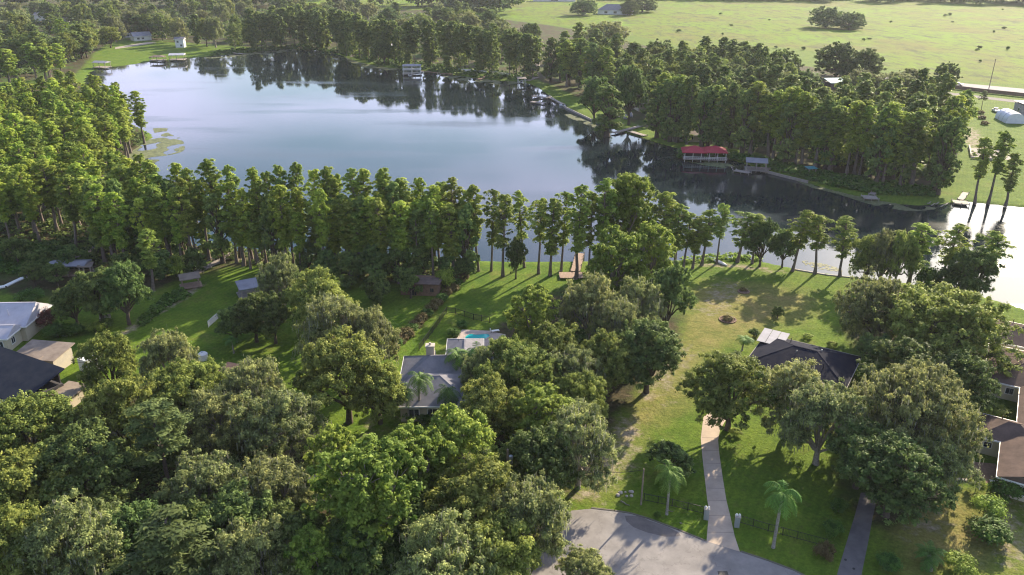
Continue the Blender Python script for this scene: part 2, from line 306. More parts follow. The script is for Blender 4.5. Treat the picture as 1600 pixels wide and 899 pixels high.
def ground_mat():
    m = bpy.data.materials.new('grass_ground'); m.use_nodes = True; n = m.node_tree.nodes; l = m.node_tree.links; b = n['Principled BSDF']
    b.inputs['Roughness'].default_value = .95; b.inputs['Specular IOR Level'].default_value = .1
    t = n.new('ShaderNodeTexCoord')
    def noise(s, d=4, r=.6, st=None):
        x = n.new('ShaderNodeTexNoise'); x.inputs['Scale'].default_value = s; x.inputs['Detail'].default_value = d; x.inputs['Roughness'].default_value = r
        if st:
            p = n.new('ShaderNodeMapping'); p.inputs['Scale'].default_value = st; l.new(t.outputs['Object'], p.inputs[0]); l.new(p.outputs[0], x.inputs['Vector'])
        else: l.new(t.outputs['Object'], x.inputs['Vector'])
        return x.outputs[0]
    def rng_(a, lo, hi, c=0, d=1):
        r = n.new('ShaderNodeMapRange'); r.inputs[1].default_value = lo; r.inputs[2].default_value = hi; r.inputs[3].default_value = c; r.inputs[4].default_value = d; l.new(a, r.inputs[0]); return r.outputs[0]
    def mix(f, a, c, mode='MIX'):
        k = n.new('ShaderNodeMix'); k.data_type = 'RGBA'; k.blend_type = mode
        for s, v in ((0, f), (6, a), (7, c)):
            if isinstance(v, (tuple, float, int)): k.inputs[s].default_value = v if not isinstance(v, tuple) else (*v, 1)
            else: l.new(v, k.inputs[s])
        return k.outputs[2]
    def mth(op, a, c):
        k = n.new('ShaderNodeMath'); k.operation = op
        for s, v in ((0, a), (1, c)):
            if isinstance(v, (float, int)): k.inputs[s].default_value = v
            else: l.new(v, k.inputs[s])
        return k.outputs[0]
    def attr(nm): a = n.new('ShaderNodeAttribute'); a.attribute_name = nm; return a.outputs['Fac']
    fine = noise(2.2, 5, .75); mid = noise(.22, 5, .65); big = noise(.035, 4, .6); pn = noise(.02, 7, .68, (1, .5, 1)); pn2 = noise(.055, 6, .7, (1, .45, 1)); pn3 = noise(.012, 3, .5)
    lawn = mix(rng_(mid, .35, .68), (.07, .15, .013), (.17, .25, .026)); lawn = mix(rng_(big, .35, .65, 0, .55), lawn, (.15, .21, .025))
    mw = n.new('ShaderNodeTexWave'); mw.inputs['Scale'].default_value = .28; mw.inputs['Distortion'].default_value = 2.5; mw.inputs['Detail Scale'].default_value = .4; mr = n.new('ShaderNodeMapping'); mr.inputs['Rotation'].default_value = (0, 0, .5); l.new(t.outputs['Object'], mr.inputs[0]); l.new(mr.outputs[0], mw.inputs['Vector'])
    lawn = mix(rng_(mw.outputs['Fac'], .3, .7, 0, .35), lawn, mix(1., lawn, (.72, .8, .7), 'MULTIPLY'))
    lawn = mix(rng_(noise(.45, 6, .8), .55, .72, 0, .75), lawn, (.2, .2, .06)); lawn = mix(rng_(noise(.1, 5, .75), .56, .68, 0, .6), lawn, (.19, .19, .05))
    dryc = mix(rng_(mid, .33, .66), (.19, .2, .045), (.32, .255, .1)); dryc = mix(rng_(noise(.5, 5, .7), .48, .68, 0, .7), dryc, (.12, .15, .035))
    dirtc = mix(rng_(noise(.8, 5, .7), .35, .65), (.5, .41, .34), (.3, .23, .16))
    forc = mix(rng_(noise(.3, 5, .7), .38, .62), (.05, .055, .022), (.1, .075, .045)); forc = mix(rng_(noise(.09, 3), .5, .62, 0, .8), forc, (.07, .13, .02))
    # pasture: pale yellow green with olive weeds and a few dark tufts
    pc = mix(rng_(pn, .42, .6), (.155, .25, .008), (.165, .175, .03)); pc = mix(rng_(pn3, .5, .62, 0, .7), pc, (.15, .29, .006))
    pc = mix(rng_(pn2, .55, .66, 0, .9), pc, (.05, .07, .025)); pc = mix(rng_(noise(.16, 5, .75, (1, .4, 1)), .48, .62, 0, .8), pc, (.085, .1, .035)); 
    def edge(nm, w=.5): 
        a = attr(nm); e = mth('ADD', a, mth('MULTIPLY', mth('SUBTRACT', noise(.25, 5, .7), .5), w*2)); return rng_(e, .3, .7)
    c = mix(mth('MULTIPLY', edge('dry', .7), attr('dry')), lawn, dryc); c = mix(edge('past', .2), c, pc); c = mix(edge('forest_shade', .5), c, forc)
    da = attr('dirt'); de = rng_(mth('ADD', da, mth('MULTIPLY', mth('SUBTRACT', noise(.5, 6, .75), .5), 2.2)), .45, .95); c = mix(mth('MULTIPLY', de, rng_(da, 0, .3)), c, dirtc)
    c = mix(rng_(noise(.9, 6, .75), .45, .7, 0, .6), c, mix(1., c, (.55, .6, .5), 'MULTIPLY')); c = mix(rng_(fine, .36, .66, .0, .75), c, mix(1., c, (.42, .45, .4), 'MULTIPLY'))
    l.new(c, b.inputs['Base Color'])
    bp = n.new('ShaderNodeBump'); bp.inputs['Strength'].default_value = .7; bp.inputs['Distance'].default_value = .25; l.new(mth('ADD', fine, mth('MULTIPLY', mid, 2.)), bp.inputs['Height']); l.new(bp.outputs[0], b.inputs['Normal'])
    return m
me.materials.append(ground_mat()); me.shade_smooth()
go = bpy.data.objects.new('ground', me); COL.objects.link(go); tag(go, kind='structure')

def sheet(name, pg, z, m, kind='structure', thick=None):
    b = MB()
    if thick: b.prism(pg, z-thick, z)
    else:
        b.add([(x, y, z) for x, y in pg], [tuple(range(len(pg)))])
    o = b.build(name, m)
    if kind: o['kind'] = kind
    return o
wm = bpy.data.materials.new('lake_water'); wm.use_nodes = True; n = wm.node_tree.nodes; l = wm.node_tree.links; b = n['Principled BSDF']
b.inputs['Base Color'].default_value = (.012, .02, .024, 1); b.inputs['Roughness'].default_value = .045; b.inputs['IOR'].default_value = 1.36; b.inputs['Specular IOR Level'].default_value = .55
t = n.new('ShaderNodeTexCoord'); x1 = n.new('ShaderNodeTexNoise'); x1.inputs['Scale'].default_value = 1.1; x1.inputs['Detail'].default_value = 3; l.new(t.outputs['Object'], x1.inputs['Vector'])
x2 = n.new('ShaderNodeTexNoise'); x2.inputs['Scale'].default_value = .012; x2.inputs['Detail'].default_value = 3; l.new(t.outputs['Object'], x2.inputs['Vector'])
r = n.new('ShaderNodeMapRange'); r.inputs[1].default_value = .4; r.inputs[2].default_value = .65; r.inputs[3].default_value = .02; r.inputs[4].default_value = .15; l.new(x2.outputs[0], r.inputs[0])
bp = n.new('ShaderNodeBump'); bp.inputs['Distance'].default_value = .08; l.new(r.outputs[0], bp.inputs['Strength']); l.new(x1.outputs[0], bp.inputs['Height']); l.new(bp.outputs[0], b.inputs['Normal'])
wp_ = wm.node_tree.nodes.new('ShaderNodeMapping'); wp_.inputs['Scale'].default_value = (.25, 1, 1); wp_.inputs['Rotation'].default_value = (0, 0, .35); x3 = wm.node_tree.nodes.new('ShaderNodeTexNoise'); x3.inputs['Scale'].default_value = .06; x3.inputs['Detail'].default_value = 5; wm.node_tree.links.new(t.outputs['Object'], wp_.inputs[0]); wm.node_tree.links.new(wp_.outputs[0], x3.inputs['Vector'])
r3 = wm.node_tree.nodes.new('ShaderNodeMapRange'); r3.inputs[1].default_value = .5; r3.inputs[2].default_value = .68; r3.inputs[3].default_value = .03; r3.inputs[4].default_value = .17; wm.node_tree.links.new(x3.outputs[0], r3.inputs[0]); wm.node_tree.links.new(r3.outputs[0], b.inputs['Roughness'])
lo = LAKE.min(0)-8; hi = LAKE.max(0)+8
sheet('lake_water', [(lo[0], lo[1]), (hi[0], lo[1]), (hi[0], hi[1]), (lo[0], hi[1])], -.3, wm)

# roads and drives
road_px = [(893, 798), (925, 795), (960, 799), (985, 803), (1012, 811), (1060, 829), (1105, 846), (1155, 862), (1200, 877), (1240, 892), (1275, 910), (1300, 960), (780, 960), (826, 905), (848, 862), (868, 825)]
sheet('cul_de_sac_road', poly(road_px, .012), .012, M['asphalt'])
def kerb(px, w=.22, h=.04, z=.02):
    p = [P(u, v)[:2] for u, v in px]; m = MB()
    for a, b in zip(p, p[1:]):
        d = b-a; ln = np.linalg.norm(d); c = (a+b)/2; m.box((c[0], c[1], z+h/2), (ln+.12, w, h), math.atan2(d[1], d[0]))
    return m
kb = kerb([(925, 794), (960, 798), (985, 802), (1012, 810), (1060, 828), (1102, 845)]); kb2 = kerb([(1158, 862), (1200, 876), (1240, 891), (1275, 909)]); kb.add(kb2.v, kb2.f)
o = kb.build('kerb', M['stripe']); o['kind'] = 'structure'
patch = sheet('road_patch', poly([(976, 806), (1000, 806), (1015, 814), (1040, 822), (1060, 832), (1064, 838), (1040, 839), (1010, 832), (990, 824), (979, 815)], .016), .016, M['asphalt_dark'])
drive_px = [(1099, 652), (1115, 640), (1150, 642), (1135, 655), (1125, 672), (1122, 688), (1124, 710), (1129, 745), (1135, 782), (1141, 806), (1148, 838), (1156, 862), (1104, 846), (1106, 820), (1108, 800), (1105, 780), (1101, 745), (1097, 710), (1095, 685)]
sheet('concrete_driveway', poly(drive_px, .02), .02, M['concrete'], thick=.05)
jm = MB()
for vj in (664, 684, 704, 724, 744, 763, 782, 806, 832):
    e_l = np.interp(vj, [655, 680, 705, 745, 780, 800, 820, 846], [1101, 1095.5, 1097, 1101, 1105, 1108, 1106, 1104]); e_r = np.interp(vj, [655, 672, 688, 710, 745, 782, 806, 838, 862], [1134, 1125, 1122, 1124, 1129, 1135, 1141, 1148, 1156]); A, B = P(e_l+.5, vj), P(e_r-.5, vj+.6); d_ = B-A; c_ = (A+B)/2; jm.box((c_[0], c_[1], .022), (np.linalg.norm(d_), .04, .006), math.atan2(d_[1], d_[0]))
jo = jm.build('driveway_joints', M['asphalt_dark']); jo['kind'] = 'structure'
sheet('asphalt_driveway', poly([(1336, 804), (1345, 770), (1372, 770), (1363, 812), (1356, 850), (1346, 899), (1342, 930), (1300, 930), (1310, 890), (1322, 850)], .015), .015, M['asphalt_dark'])
sheet('curved_drive', poly([(470, 760), (500, 728), (530, 711), (565, 698), (605, 688), (640, 684), (640, 692), (605, 697), (567, 708), (535, 722), (508, 738), (485, 770)], .015), .015, M['gravel'])
sheet('country_road', poly([(1380, 118), (1440, 123), (1490, 129), (1600, 139), (1900, 167), (1900, 176), (1600, 146), (1490, 136), (1440, 130), (1380, 124)], .02), .02, mat('pale_road', (.33, .31, .31), .9, .1, ((.27, .25, .25), .2, 1)))  # paler grey than the other asphalt, lightly mottled
sheet('side_path', poly([(1470, 143), (1600, 158), (1600, 162), (1470, 147)], .02), .02, M['asphalt_dark'])
sheet('dirt_lane', poly([(180, 74), (230, 66), (245, 67), (200, 74), (180, 77)], .02), .02, M['gravel'])

# ------------------------------------------------------------------ trees
def rand_dirs(n, up=.0, r=rng):
    d = r.normal(size=(n, 3)); d /= np.linalg.norm(d, axis=1)[:, None]
    if up: d[:, 2] = np.where((d[:, 2] < 0) & (r.random(n) < up), -d[:, 2], d[:, 2])
    return d
def leaves(cent, rad, per, size, flat=.75, up=.5, aspect=1.7, drop=0., r=rng, tspread=.25):
    """leaf faces scattered over the shells of many small clumps"""
    cent = np.asarray(cent, float); rad = np.asarray(rad, float); k = len(cent)
    per = np.maximum(4, (per*(rad/rad.mean())**2)).astype(int); idx = np.repeat(np.arange(k), per); n = len(idx)
    d = rand_dirs(n, up, r); rr = rad[idx]*np.minimum(1.7, np.abs(r.normal(.62, .38, n)))
    st = r.uniform(.6, 1.5, (k, 3))*np.array([1, 1, flat]); p = cent[idx]+d*rr[:, None]*st[idx]; p[:, 2] -= drop*(rr/rad[idx])**2*rad[idx]
    nr = d*.7+rand_dirs(n, 0, r)*.55+np.array([0, 0, .5]); nr /= np.linalg.norm(nr, axis=1)[:, None]
    a = np.cross(nr, rand_dirs(n, 0, r)); a /= np.linalg.norm(a, axis=1)[:, None]+1e-9; b = np.cross(nr, a)
    s = size*r.uniform(.6, 1.4, n)[:, None]; a = a*s*.5*aspect; b = b*s*.5
    bend = nr*s*.18
    V = np.stack([p-a, p-b*1.+bend, p+a, p+b+bend], 1)
    ct = r.normal(0, 1, k)*tspread
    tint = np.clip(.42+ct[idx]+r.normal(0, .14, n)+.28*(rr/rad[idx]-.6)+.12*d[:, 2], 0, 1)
    return V, tint
def limb(mb, a, b, r0, r1, sag=.12, n=4, sides=5, wob=.05, r=rng):
    a = np.array(a, float); b = np.array(b, float); d = b-a; L_ = np.linalg.norm(d); pts_ = []; rr = []
    for i in range(n+1):
        t = i/n; q = a+d*t; q[2] += math.sin(t*math.pi)*sag*L_
        if 0 < i < n: q += r.normal(0, wob*L_*.5, 3)
        pts_.append(q); rr.append(r0+(r1-r0)*t)
    mb.tube(pts_, rr, sides, False); return pts_
def broad(seed, h, r, leaf, per, size, m, nl=14, clump=.17, cr0=.28, bark='bark', ovoid=0., density=1.):
    q = np.random.default_rng(seed); tr = MB(); th = h*q.uniform(.16, .24)
    base_r = .045*h**.95
    pts_ = [(0, 0, -.2), (q.normal(0, .1), q.normal(0, .1), th*.5), (q.normal(0, .25), q.normal(0, .25), th)]
    tr.tube(pts_, [base_r*1.35, base_r, base_r*.85], 8, False); top = np.array(pts_[-1])
    lob = []; lr = []
    for i in range(nl):
        t = (i+.5)/nl; a = i*2.4+q.normal(0, .35)
        if ovoid:
            zz = cr0+(1-cr0-.1)*t; ww = math.sin(math.pi*min(1, (.18+t*.78)))**.7*.66
        else:
            zz = cr0+.02+(.56)*t**.8+q.normal(0, .03); ww = .76*math.sqrt(max(0, 1-(t)**1.8))
        lob.append((math.cos(a)*ww*r*q.uniform(.8, 1.12), math.sin(a)*ww*r*q.uniform(.8, 1.12), h*zz)); lr.append(r*q.uniform(.26, .46))
    cents = []; rads = []
    for c, l_ in zip(lob, lr):
        nc = int(42*density); dd = rand_dirs(nc, .65, q); c = np.array(c)
        cl = c+dd*l_*np.array([1, 1, .62])*q.uniform(.55, 1.25, (nc, 1))+q.normal(0, .04*r, (nc, 3)); cents += list(cl); rads += list(r*clump*q.uniform(.4, 1.2, nc)*.55)
        jp = limb(tr, top-np.array([0, 0, q.uniform(0, .25)*th]), c-np.array([0, 0, .2*l_]), base_r*.5, base_r*.16, .1, 5, 5, .07, q)
        for e in cl[::6]: limb(tr, jp[-2], e, base_r*.15, .03, .05, 2, 3, .05, q)
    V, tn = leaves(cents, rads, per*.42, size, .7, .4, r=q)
    keep = V[:, 0, 2] > h*.12
    moss = None
    if leaf == 'oak_grey':
        C_ = np.array(cents); C_ = C_[q.random(len(C_)) < .55]; C_ = np.repeat(C_, 5, 0)+q.normal(0, .5, (len(C_)*5, 3)); k = len(C_); a = q.uniform(0, 6.28, k); w = np.stack([np.cos(a), np.sin(a), 0*a], 1)*q.uniform(.03, .08, k)[:, None]; dn = np.zeros((k, 3)); dn[:, 2] = -q.uniform(.4, 1.3, k); dn[:, :2] = q.normal(0, .06, (k, 2))
        mv = np.stack([C_-w, C_+w, C_+w*.4+dn, C_-w*.4+dn], 1); moss = quads_mesh('moss', mv, q.random(k), M['moss'])
    return (tr, M[bark], quads_mesh('crown', V[keep], tn[keep], M[leaf]), moss)
def cypress(seed, h, r, leaf, per, size, nc=70, cb=.3, open_=0., bark='bark_cypress'):
    q = np.random.default_rng(seed); tr = MB(); lean = q.normal(0, .5, 2); n = 7; pts_ = []; rr = []; ph1, ph2 = q.uniform(0, 6.28, 2)
    for i in range(n+1):
        t = i/n; pts_.append((lean[0]*t+q.normal(0, .06)*(t > 0), lean[1]*t+q.normal(0, .06)*(t > 0), -.2+(h*.97+.2)*t)); rr.append(.27*(1-t)**.8*(h/18)+.035+(.12 if i == 0 else 0))
    tr.tube(pts_, rr, 7, False); cents = []; rads = []
    for i in range(nc):
        t = cb+(1-cb)*(i+q.random())/nc; s = (t-cb)/(1-cb)
        prof = min(1, .34+1.15*s)*(1-max(0, s-.78)/.22*.6)
        a = q.uniform(0, 6.28); w = r*prof*q.uniform(.2, 1.05)*(.78+.34*math.sin(2*a+ph1+s*7)*math.sin(s*17+ph2+a)); 
        if math.sin(s*29+a*2+ph1)*math.sin(a*3-s*11+ph2) < -.35: continue
        if open_ and q.random() < open_*(1-s): continue
        c = np.array([math.cos(a)*w+lean[0]*t, math.sin(a)*w+lean[1]*t, h*t-.15*w]); cents.append(c); rads.append(q.uniform(.3, 1.)*.2*r*(1-.25*s)+.1)
        z0 = max(.1*h, h*t-.35*w-.3); limb(tr, (lean[0]*t, lean[1]*t, z0), c, .06, .02, 0, 2, 3, .03, q)
    cents.append(np.array([lean[0], lean[1], h*.97])); rads.append(.3*r)
    V, tn = leaves(cents, rads, per*.8, size*.56, .55, .45, 2.1, .35, r=q, tspread=.2)
    return (tr, M[bark], quads_mesh('crown', V, tn, M[leaf]))
def pine(seed, h, r, per=230, size=.17, nc=20):
    q = np.random.default_rng(seed); tr = MB(); tr.tube([(0, 0, -.2), (.2, .1, h*.5), (0, .3, h*.95)], [.26, .2, .06], 7, False); cents = []; rads = []
    for i in range(nc):
        t = .5+.5*(i+.5)/nc; a = i*2.4; w = r*(1.05-.75*(t-.5)/.5)*q.uniform(.55, 1.05); c = np.array([math.cos(a)*w, math.sin(a)*w, h*t+.1*w])
        limb(tr, (0, .2, h*t-.3), c, .09, .03, .05, 3, 4, .05, q)
        for k in range(3): cents.append(c+q.normal(0, .5, 3)*np.array([1, 1, .35])); rads.append(q.uniform(.5, .95))
    V, tn = leaves(cents, rads, per, size, .45, .4, 2.6, r=q)
    return (tr, M['bark'], quads_mesh('crown', V, tn, M['pine']))
def bush(seed, h, r, leaf, per=150, size=.13, nc=30, ball=True):
    q = np.random.default_rng(seed); tr = MB()
    for k in range(4): limb(tr, (0, 0, -.1), (q.normal(0, .3*r), q.normal(0, .3*r), h*.6), .06, .02, 0, 2, 4, .05, q)
    d = rand_dirs(nc, .8, q); c = np.column_stack([d[:, 0]*r*.75, d[:, 1]*r*.75, h*.42+d[:, 2]*h*.42*q.uniform(.7, 1.05, nc)])
    V, tn = leaves(c, r*.3*q.uniform(.7, 1.3, nc), per, size, .85, .4, r=q); V = V[V[:, :, 2].min(1) > -.05] if False else V
    V[:, :, 2] = np.maximum(V[:, :, 2], .02+.02*q.random(V.shape[:2]))
    return (tr, M['bark'], quads_mesh('foliage', V, tn, M[leaf]))
def palm(seed, h, fl=2.9, nf=15, trunk_r=.17, stiff=0.):
    q = np.random.default_rng(seed); tr = MB(); bx, by = q.normal(0, .25, 2); n = 10
    tr.tube([(bx*(i/n)**2, by*(i/n)**2, -.1+(h+.1)*i/n) for i in range(n+1)], [trunk_r*(1.35 if i == 0 else 1.05+.08*(i % 2)-.25*i/n) for i in range(n+1)], 8)
    Q = []; T = []
    for k in range(nf):
        a = k*2.4+q.normal(0, .15); el = math.radians(70-95*(k/nf)+q.normal(0, 6)); L_ = fl*q.uniform(.85, 1.1); p = np.array([bx, by, h]); dirn = np.array([math.cos(a)*math.cos(el), math.sin(a)*math.cos(el), math.sin(el)]); side = np.array([-math.sin(a), math.cos(a), 0.])
        ns = 13; st = L_/ns
        for i in range(ns):
            p2 = p+dirn*st; t = (i+.5)/ns
            w = L_*.25*math.sin(math.pi*min(1, .18+t*.8))
            for sg in (-1, 1):
                for jj in (0, .5):
                    o_ = p+(p2-p)*jj; tip = o_+side*sg*w*q.uniform(.75, 1.05)+dirn*w*.45-np.array([0, 0, 1])*w*(.55-.4*stiff)*q.uniform(.6, 1.3)
                    Q.append([o_, o_+dirn*st*.34, tip, tip-dirn*.04]); T.append(q.uniform(.2, .9))
            dn = np.cross(side, dirn); Q.append([p-side*.03, p+side*.03, p2+side*.02, p2-side*.02]); T.append(.7)
            dirn = dirn-np.array([0, 0, 1])*(.19-.1*stiff)*(1+t*.6); dirn /= np.linalg.norm(dirn); p = p2
    return (tr, M['palm_trunk'], quads_mesh('fronds', np.array(Q), np.array(T), M['palm']))
PROTO = {}; MOSS = {}
def proto(key, trip, h, r):
    tr, bm, cr = trip[:3]; MOSS[cr.name] = trip[3] if len(trip) > 3 else None; me_ = bpy.data.meshes.new('trunk'); me_.from_pydata(tr.v, [], tr.f); me_.materials.append(bm); me_.shade_smooth()
    PROTO.setdefault(key, []).append((me_, cr, h, r))
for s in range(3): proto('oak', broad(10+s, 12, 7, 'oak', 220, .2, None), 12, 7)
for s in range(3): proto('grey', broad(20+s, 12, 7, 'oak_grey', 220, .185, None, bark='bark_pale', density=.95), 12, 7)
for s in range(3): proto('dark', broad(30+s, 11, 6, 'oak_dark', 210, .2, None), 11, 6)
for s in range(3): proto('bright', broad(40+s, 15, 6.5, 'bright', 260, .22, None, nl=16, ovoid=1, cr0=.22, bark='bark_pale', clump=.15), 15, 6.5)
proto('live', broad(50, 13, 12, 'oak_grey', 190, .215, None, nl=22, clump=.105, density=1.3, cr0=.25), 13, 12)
proto('live', broad(51, 13, 10, 'oak', 190, .215, None, nl=20, clump=.12, density=1.3, cr0=.25), 13, 10)
for s in range(5): proto('cyp', cypress(60+s, 18, 2.5, 'cypress', 105, .36, 210, .3+.035*s), 18, 2.5)
for s in range(3): proto('cypg', cypress(70+s, 18, 2.9, 'cypress_gold', 110, .38, 220, .3+.04*s), 18, 2.9)
for s in range(2): proto('cypc', broad(85+s, 20, 5, 'cypress_cool', 170, .3, None, nl=17, ovoid=1, cr0=.06, clump=.15), 20, 5.)
for s in range(1): proto('cypc', cypress(80+s, 20, 3.4, 'cypress_cool', 110, .5, 210, .06), 20, 3.4)
for s in range(4): proto('cypo', cypress(90+s, 15, 3., 'cypress', 75, .32, 190, .34+.04*s, .3), 15, 3.)
for s in range(2): proto('pine', pine(100+s, 17, 3.2), 17, 3.2)
for s in range(3): proto('palm', palm(110+s, 6.3), 6.3, 2.6)
proto('pindo', palm(115, 1.2, 1.9, 20, .3, .8), 1.2, 1.9)
for s in range(2): proto('bush', bush(120+s, 2.2, 1.5, 'bush'), 2.2, 1.5)
proto('bushy', bush(125, 3, 2, 'bright', 130, .16, 26), 3, 2)
proto('crape', bush(126, 4, 2.8, 'crape', 180, .16, 40), 4, 2.8)
proto('dry', bush(127, 1.5, 1.4, 'hedge_brown', 130, .14, 22), 1.5, 1.4)
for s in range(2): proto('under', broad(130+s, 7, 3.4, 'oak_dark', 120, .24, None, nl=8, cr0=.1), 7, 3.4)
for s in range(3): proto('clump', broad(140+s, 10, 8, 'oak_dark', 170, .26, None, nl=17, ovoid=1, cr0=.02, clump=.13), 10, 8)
NAMES = {'oak': ('oak_tree', 'oak tree'), 'grey': ('oak_tree', 'oak tree'), 'dark': ('evergreen_tree', 'evergreen tree'), 'bright': ('broadleaf_tree', 'broadleaf tree'), 'live': ('live_oak', 'oak tree'),
 'cyp': ('cypress_tree', 'cypress tree'), 'cypg': ('cypress_tree', 'cypress tree'), 'cypc': ('cypress_tree', 'cypress tree'), 'cypo': ('cypress_tree', 'cypress tree'), 'pine': ('pine_tree', 'pine tree'),
 'palm': ('palm_tree', 'palm tree'), 'pindo': ('palm_shrub', 'palm'), 'bush': ('shrub', 'shrub'), 'bushy': ('shrub', 'shrub'), 'crape': ('shrub', 'shrub'), 'dry': ('shrub', 'shrub'), 'under': ('understory_tree', 'evergreen tree'), 'clump': ('oak_tree', 'oak tree')}
CNT = {}
def tree(kind, p, h, r, label, group=None, var=None, ax=None):
    L_ = PROTO[kind]; i = CNT.get(kind, 0); CNT[kind] = i+1; tm, cm, ph, pr = L_[(var if var is not None else i) % len(L_)]
    nm, cat = NAMES[kind]; t_ = thing(nm, label, cat, (p[0], p[1], 0), rng.uniform(0, 6.28), group)
    sx = r/pr; t_.scale = (sx, sx*(ax or 1), h/ph)
    part('trunk' if not nm.endswith('shrub') else 'stem', tm, t_)
    if MOSS.get(cm.name): part('moss', MOSS[cm.name], t_)
    part('fronds' if 'palm' in nm else ('foliage' if nm == 'shrub' else 'crown'), cm, t_)
    return t_
def T(kind, u, v, h, r, label, group=None, f=.62, **k):
    """crown centre seen at (u,v)"""
    return tree(kind, P(u, v, h*f), h, r, label, group, **k)
def U(kind, ut, vt, vb, r, label, group=None, **k):
    p, h = upright(ut, vt, vb); return tree(kind, p, h, r, label, group, **k)
def scatter(pg, spacing, n, avoid=(), seed=0, margin=0., order=True):
    q = np.random.default_rng(seed); lo_, hi_ = pg.min(0), pg.max(0); out = []
    av = [np.asarray(a[:2]) for a in avoid]
    for _ in range(n*60):
        c = q.uniform(lo_, hi_)
        if sdf(c[None], pg)[0] < margin: continue
        if all((abs(c[0]-o_[0]) > spacing) or (abs(c[1]-o_[1]) > spacing) or np.hypot(*(c-o_)) > spacing for o_ in out+av): out.append(c)
        if len(out) >= n: break
    return out
FAR = []
def far_tree(kind, c, h, r): FAR.append((kind, float(c[0]), float(c[1]), h, r))
def build_far():
    q = np.random.default_rng(77); VV = []; TT = []; TV = []; cache = {}
    for kind, x, y, h, r in FAR:
        L_ = PROTO[kind]; k = int(q.integers(len(L_))); tm, cm, ph, pr = L_[k]
        if (kind, k) not in cache:
            a = np.zeros(len(cm.vertices)*3, dtype=np.float32); cm.vertices.foreach_get('co', a); t = np.zeros(len(cm.polygons), dtype=np.float32); cm.attributes['tint'].data.foreach_get('value', t); cache[(kind, k)] = (a.reshape(-1, 4, 3), t)
        V, t = cache[(kind, k)]; sel = q.random(len(t)) < 3300/len(t); V = V[sel].copy(); t = t[sel]; cc = V.mean(1, keepdims=True); V = cc+(V-cc)*2.1
        a = q.uniform(0, 6.28); R3 = np.array([[math.cos(a), -math.sin(a), 0], [math.sin(a), math.cos(a), 0], [0, 0, 1]]); V = (V*np.array([r/pr, r/pr, h/ph])) @ R3.T+np.array([x, y, 0]); VV.append(V); TT.append(np.clip(t+q.normal(0, .13), 0, 1))
        w = .25
        for k2 in range(3):
            b0 = k2*2.094+a; b1 = b0+2.094; TV.append([[x+w*math.cos(b0), y+w*math.sin(b0), 0], [x+w*math.cos(b1), y+w*math.sin(b1), 0], [x+w*.4*math.cos(b1), y+w*.4*math.sin(b1), h*.8], [x+w*.4*math.cos(b0), y+w*.4*math.sin(b0), h*.8]])
    n1 = sum(len(v) for v in VV); me_ = quads_mesh('far_cypress_wood', np.concatenate(VV+[np.array(TV)]), np.concatenate(TT+[np.full(len(TV), .5)]), M['cypress_cool']); me_.materials.append(M['bark'])
    mi = np.zeros(n1+len(TV), dtype=np.int32); mi[n1:] = 1; me_.polygons.foreach_set('material_index', mi)
    o = bpy.data.objects.new('far_cypress_wood', me_); COL.objects.link(o); return tag(o, 'the smaller cypresses massed in the woods beyond the lake', 'woods', kind='stuff')
ORD = 'first second third fourth fifth sixth seventh eighth ninth tenth eleventh twelfth thirteenth fourteenth fifteenth sixteenth seventeenth eighteenth nineteenth twentieth'.split()
ORD += ['twenty-'+o for o in ORD[:9]]+['thirtieth']+['thirty-'+o for o in ORD[:9]]
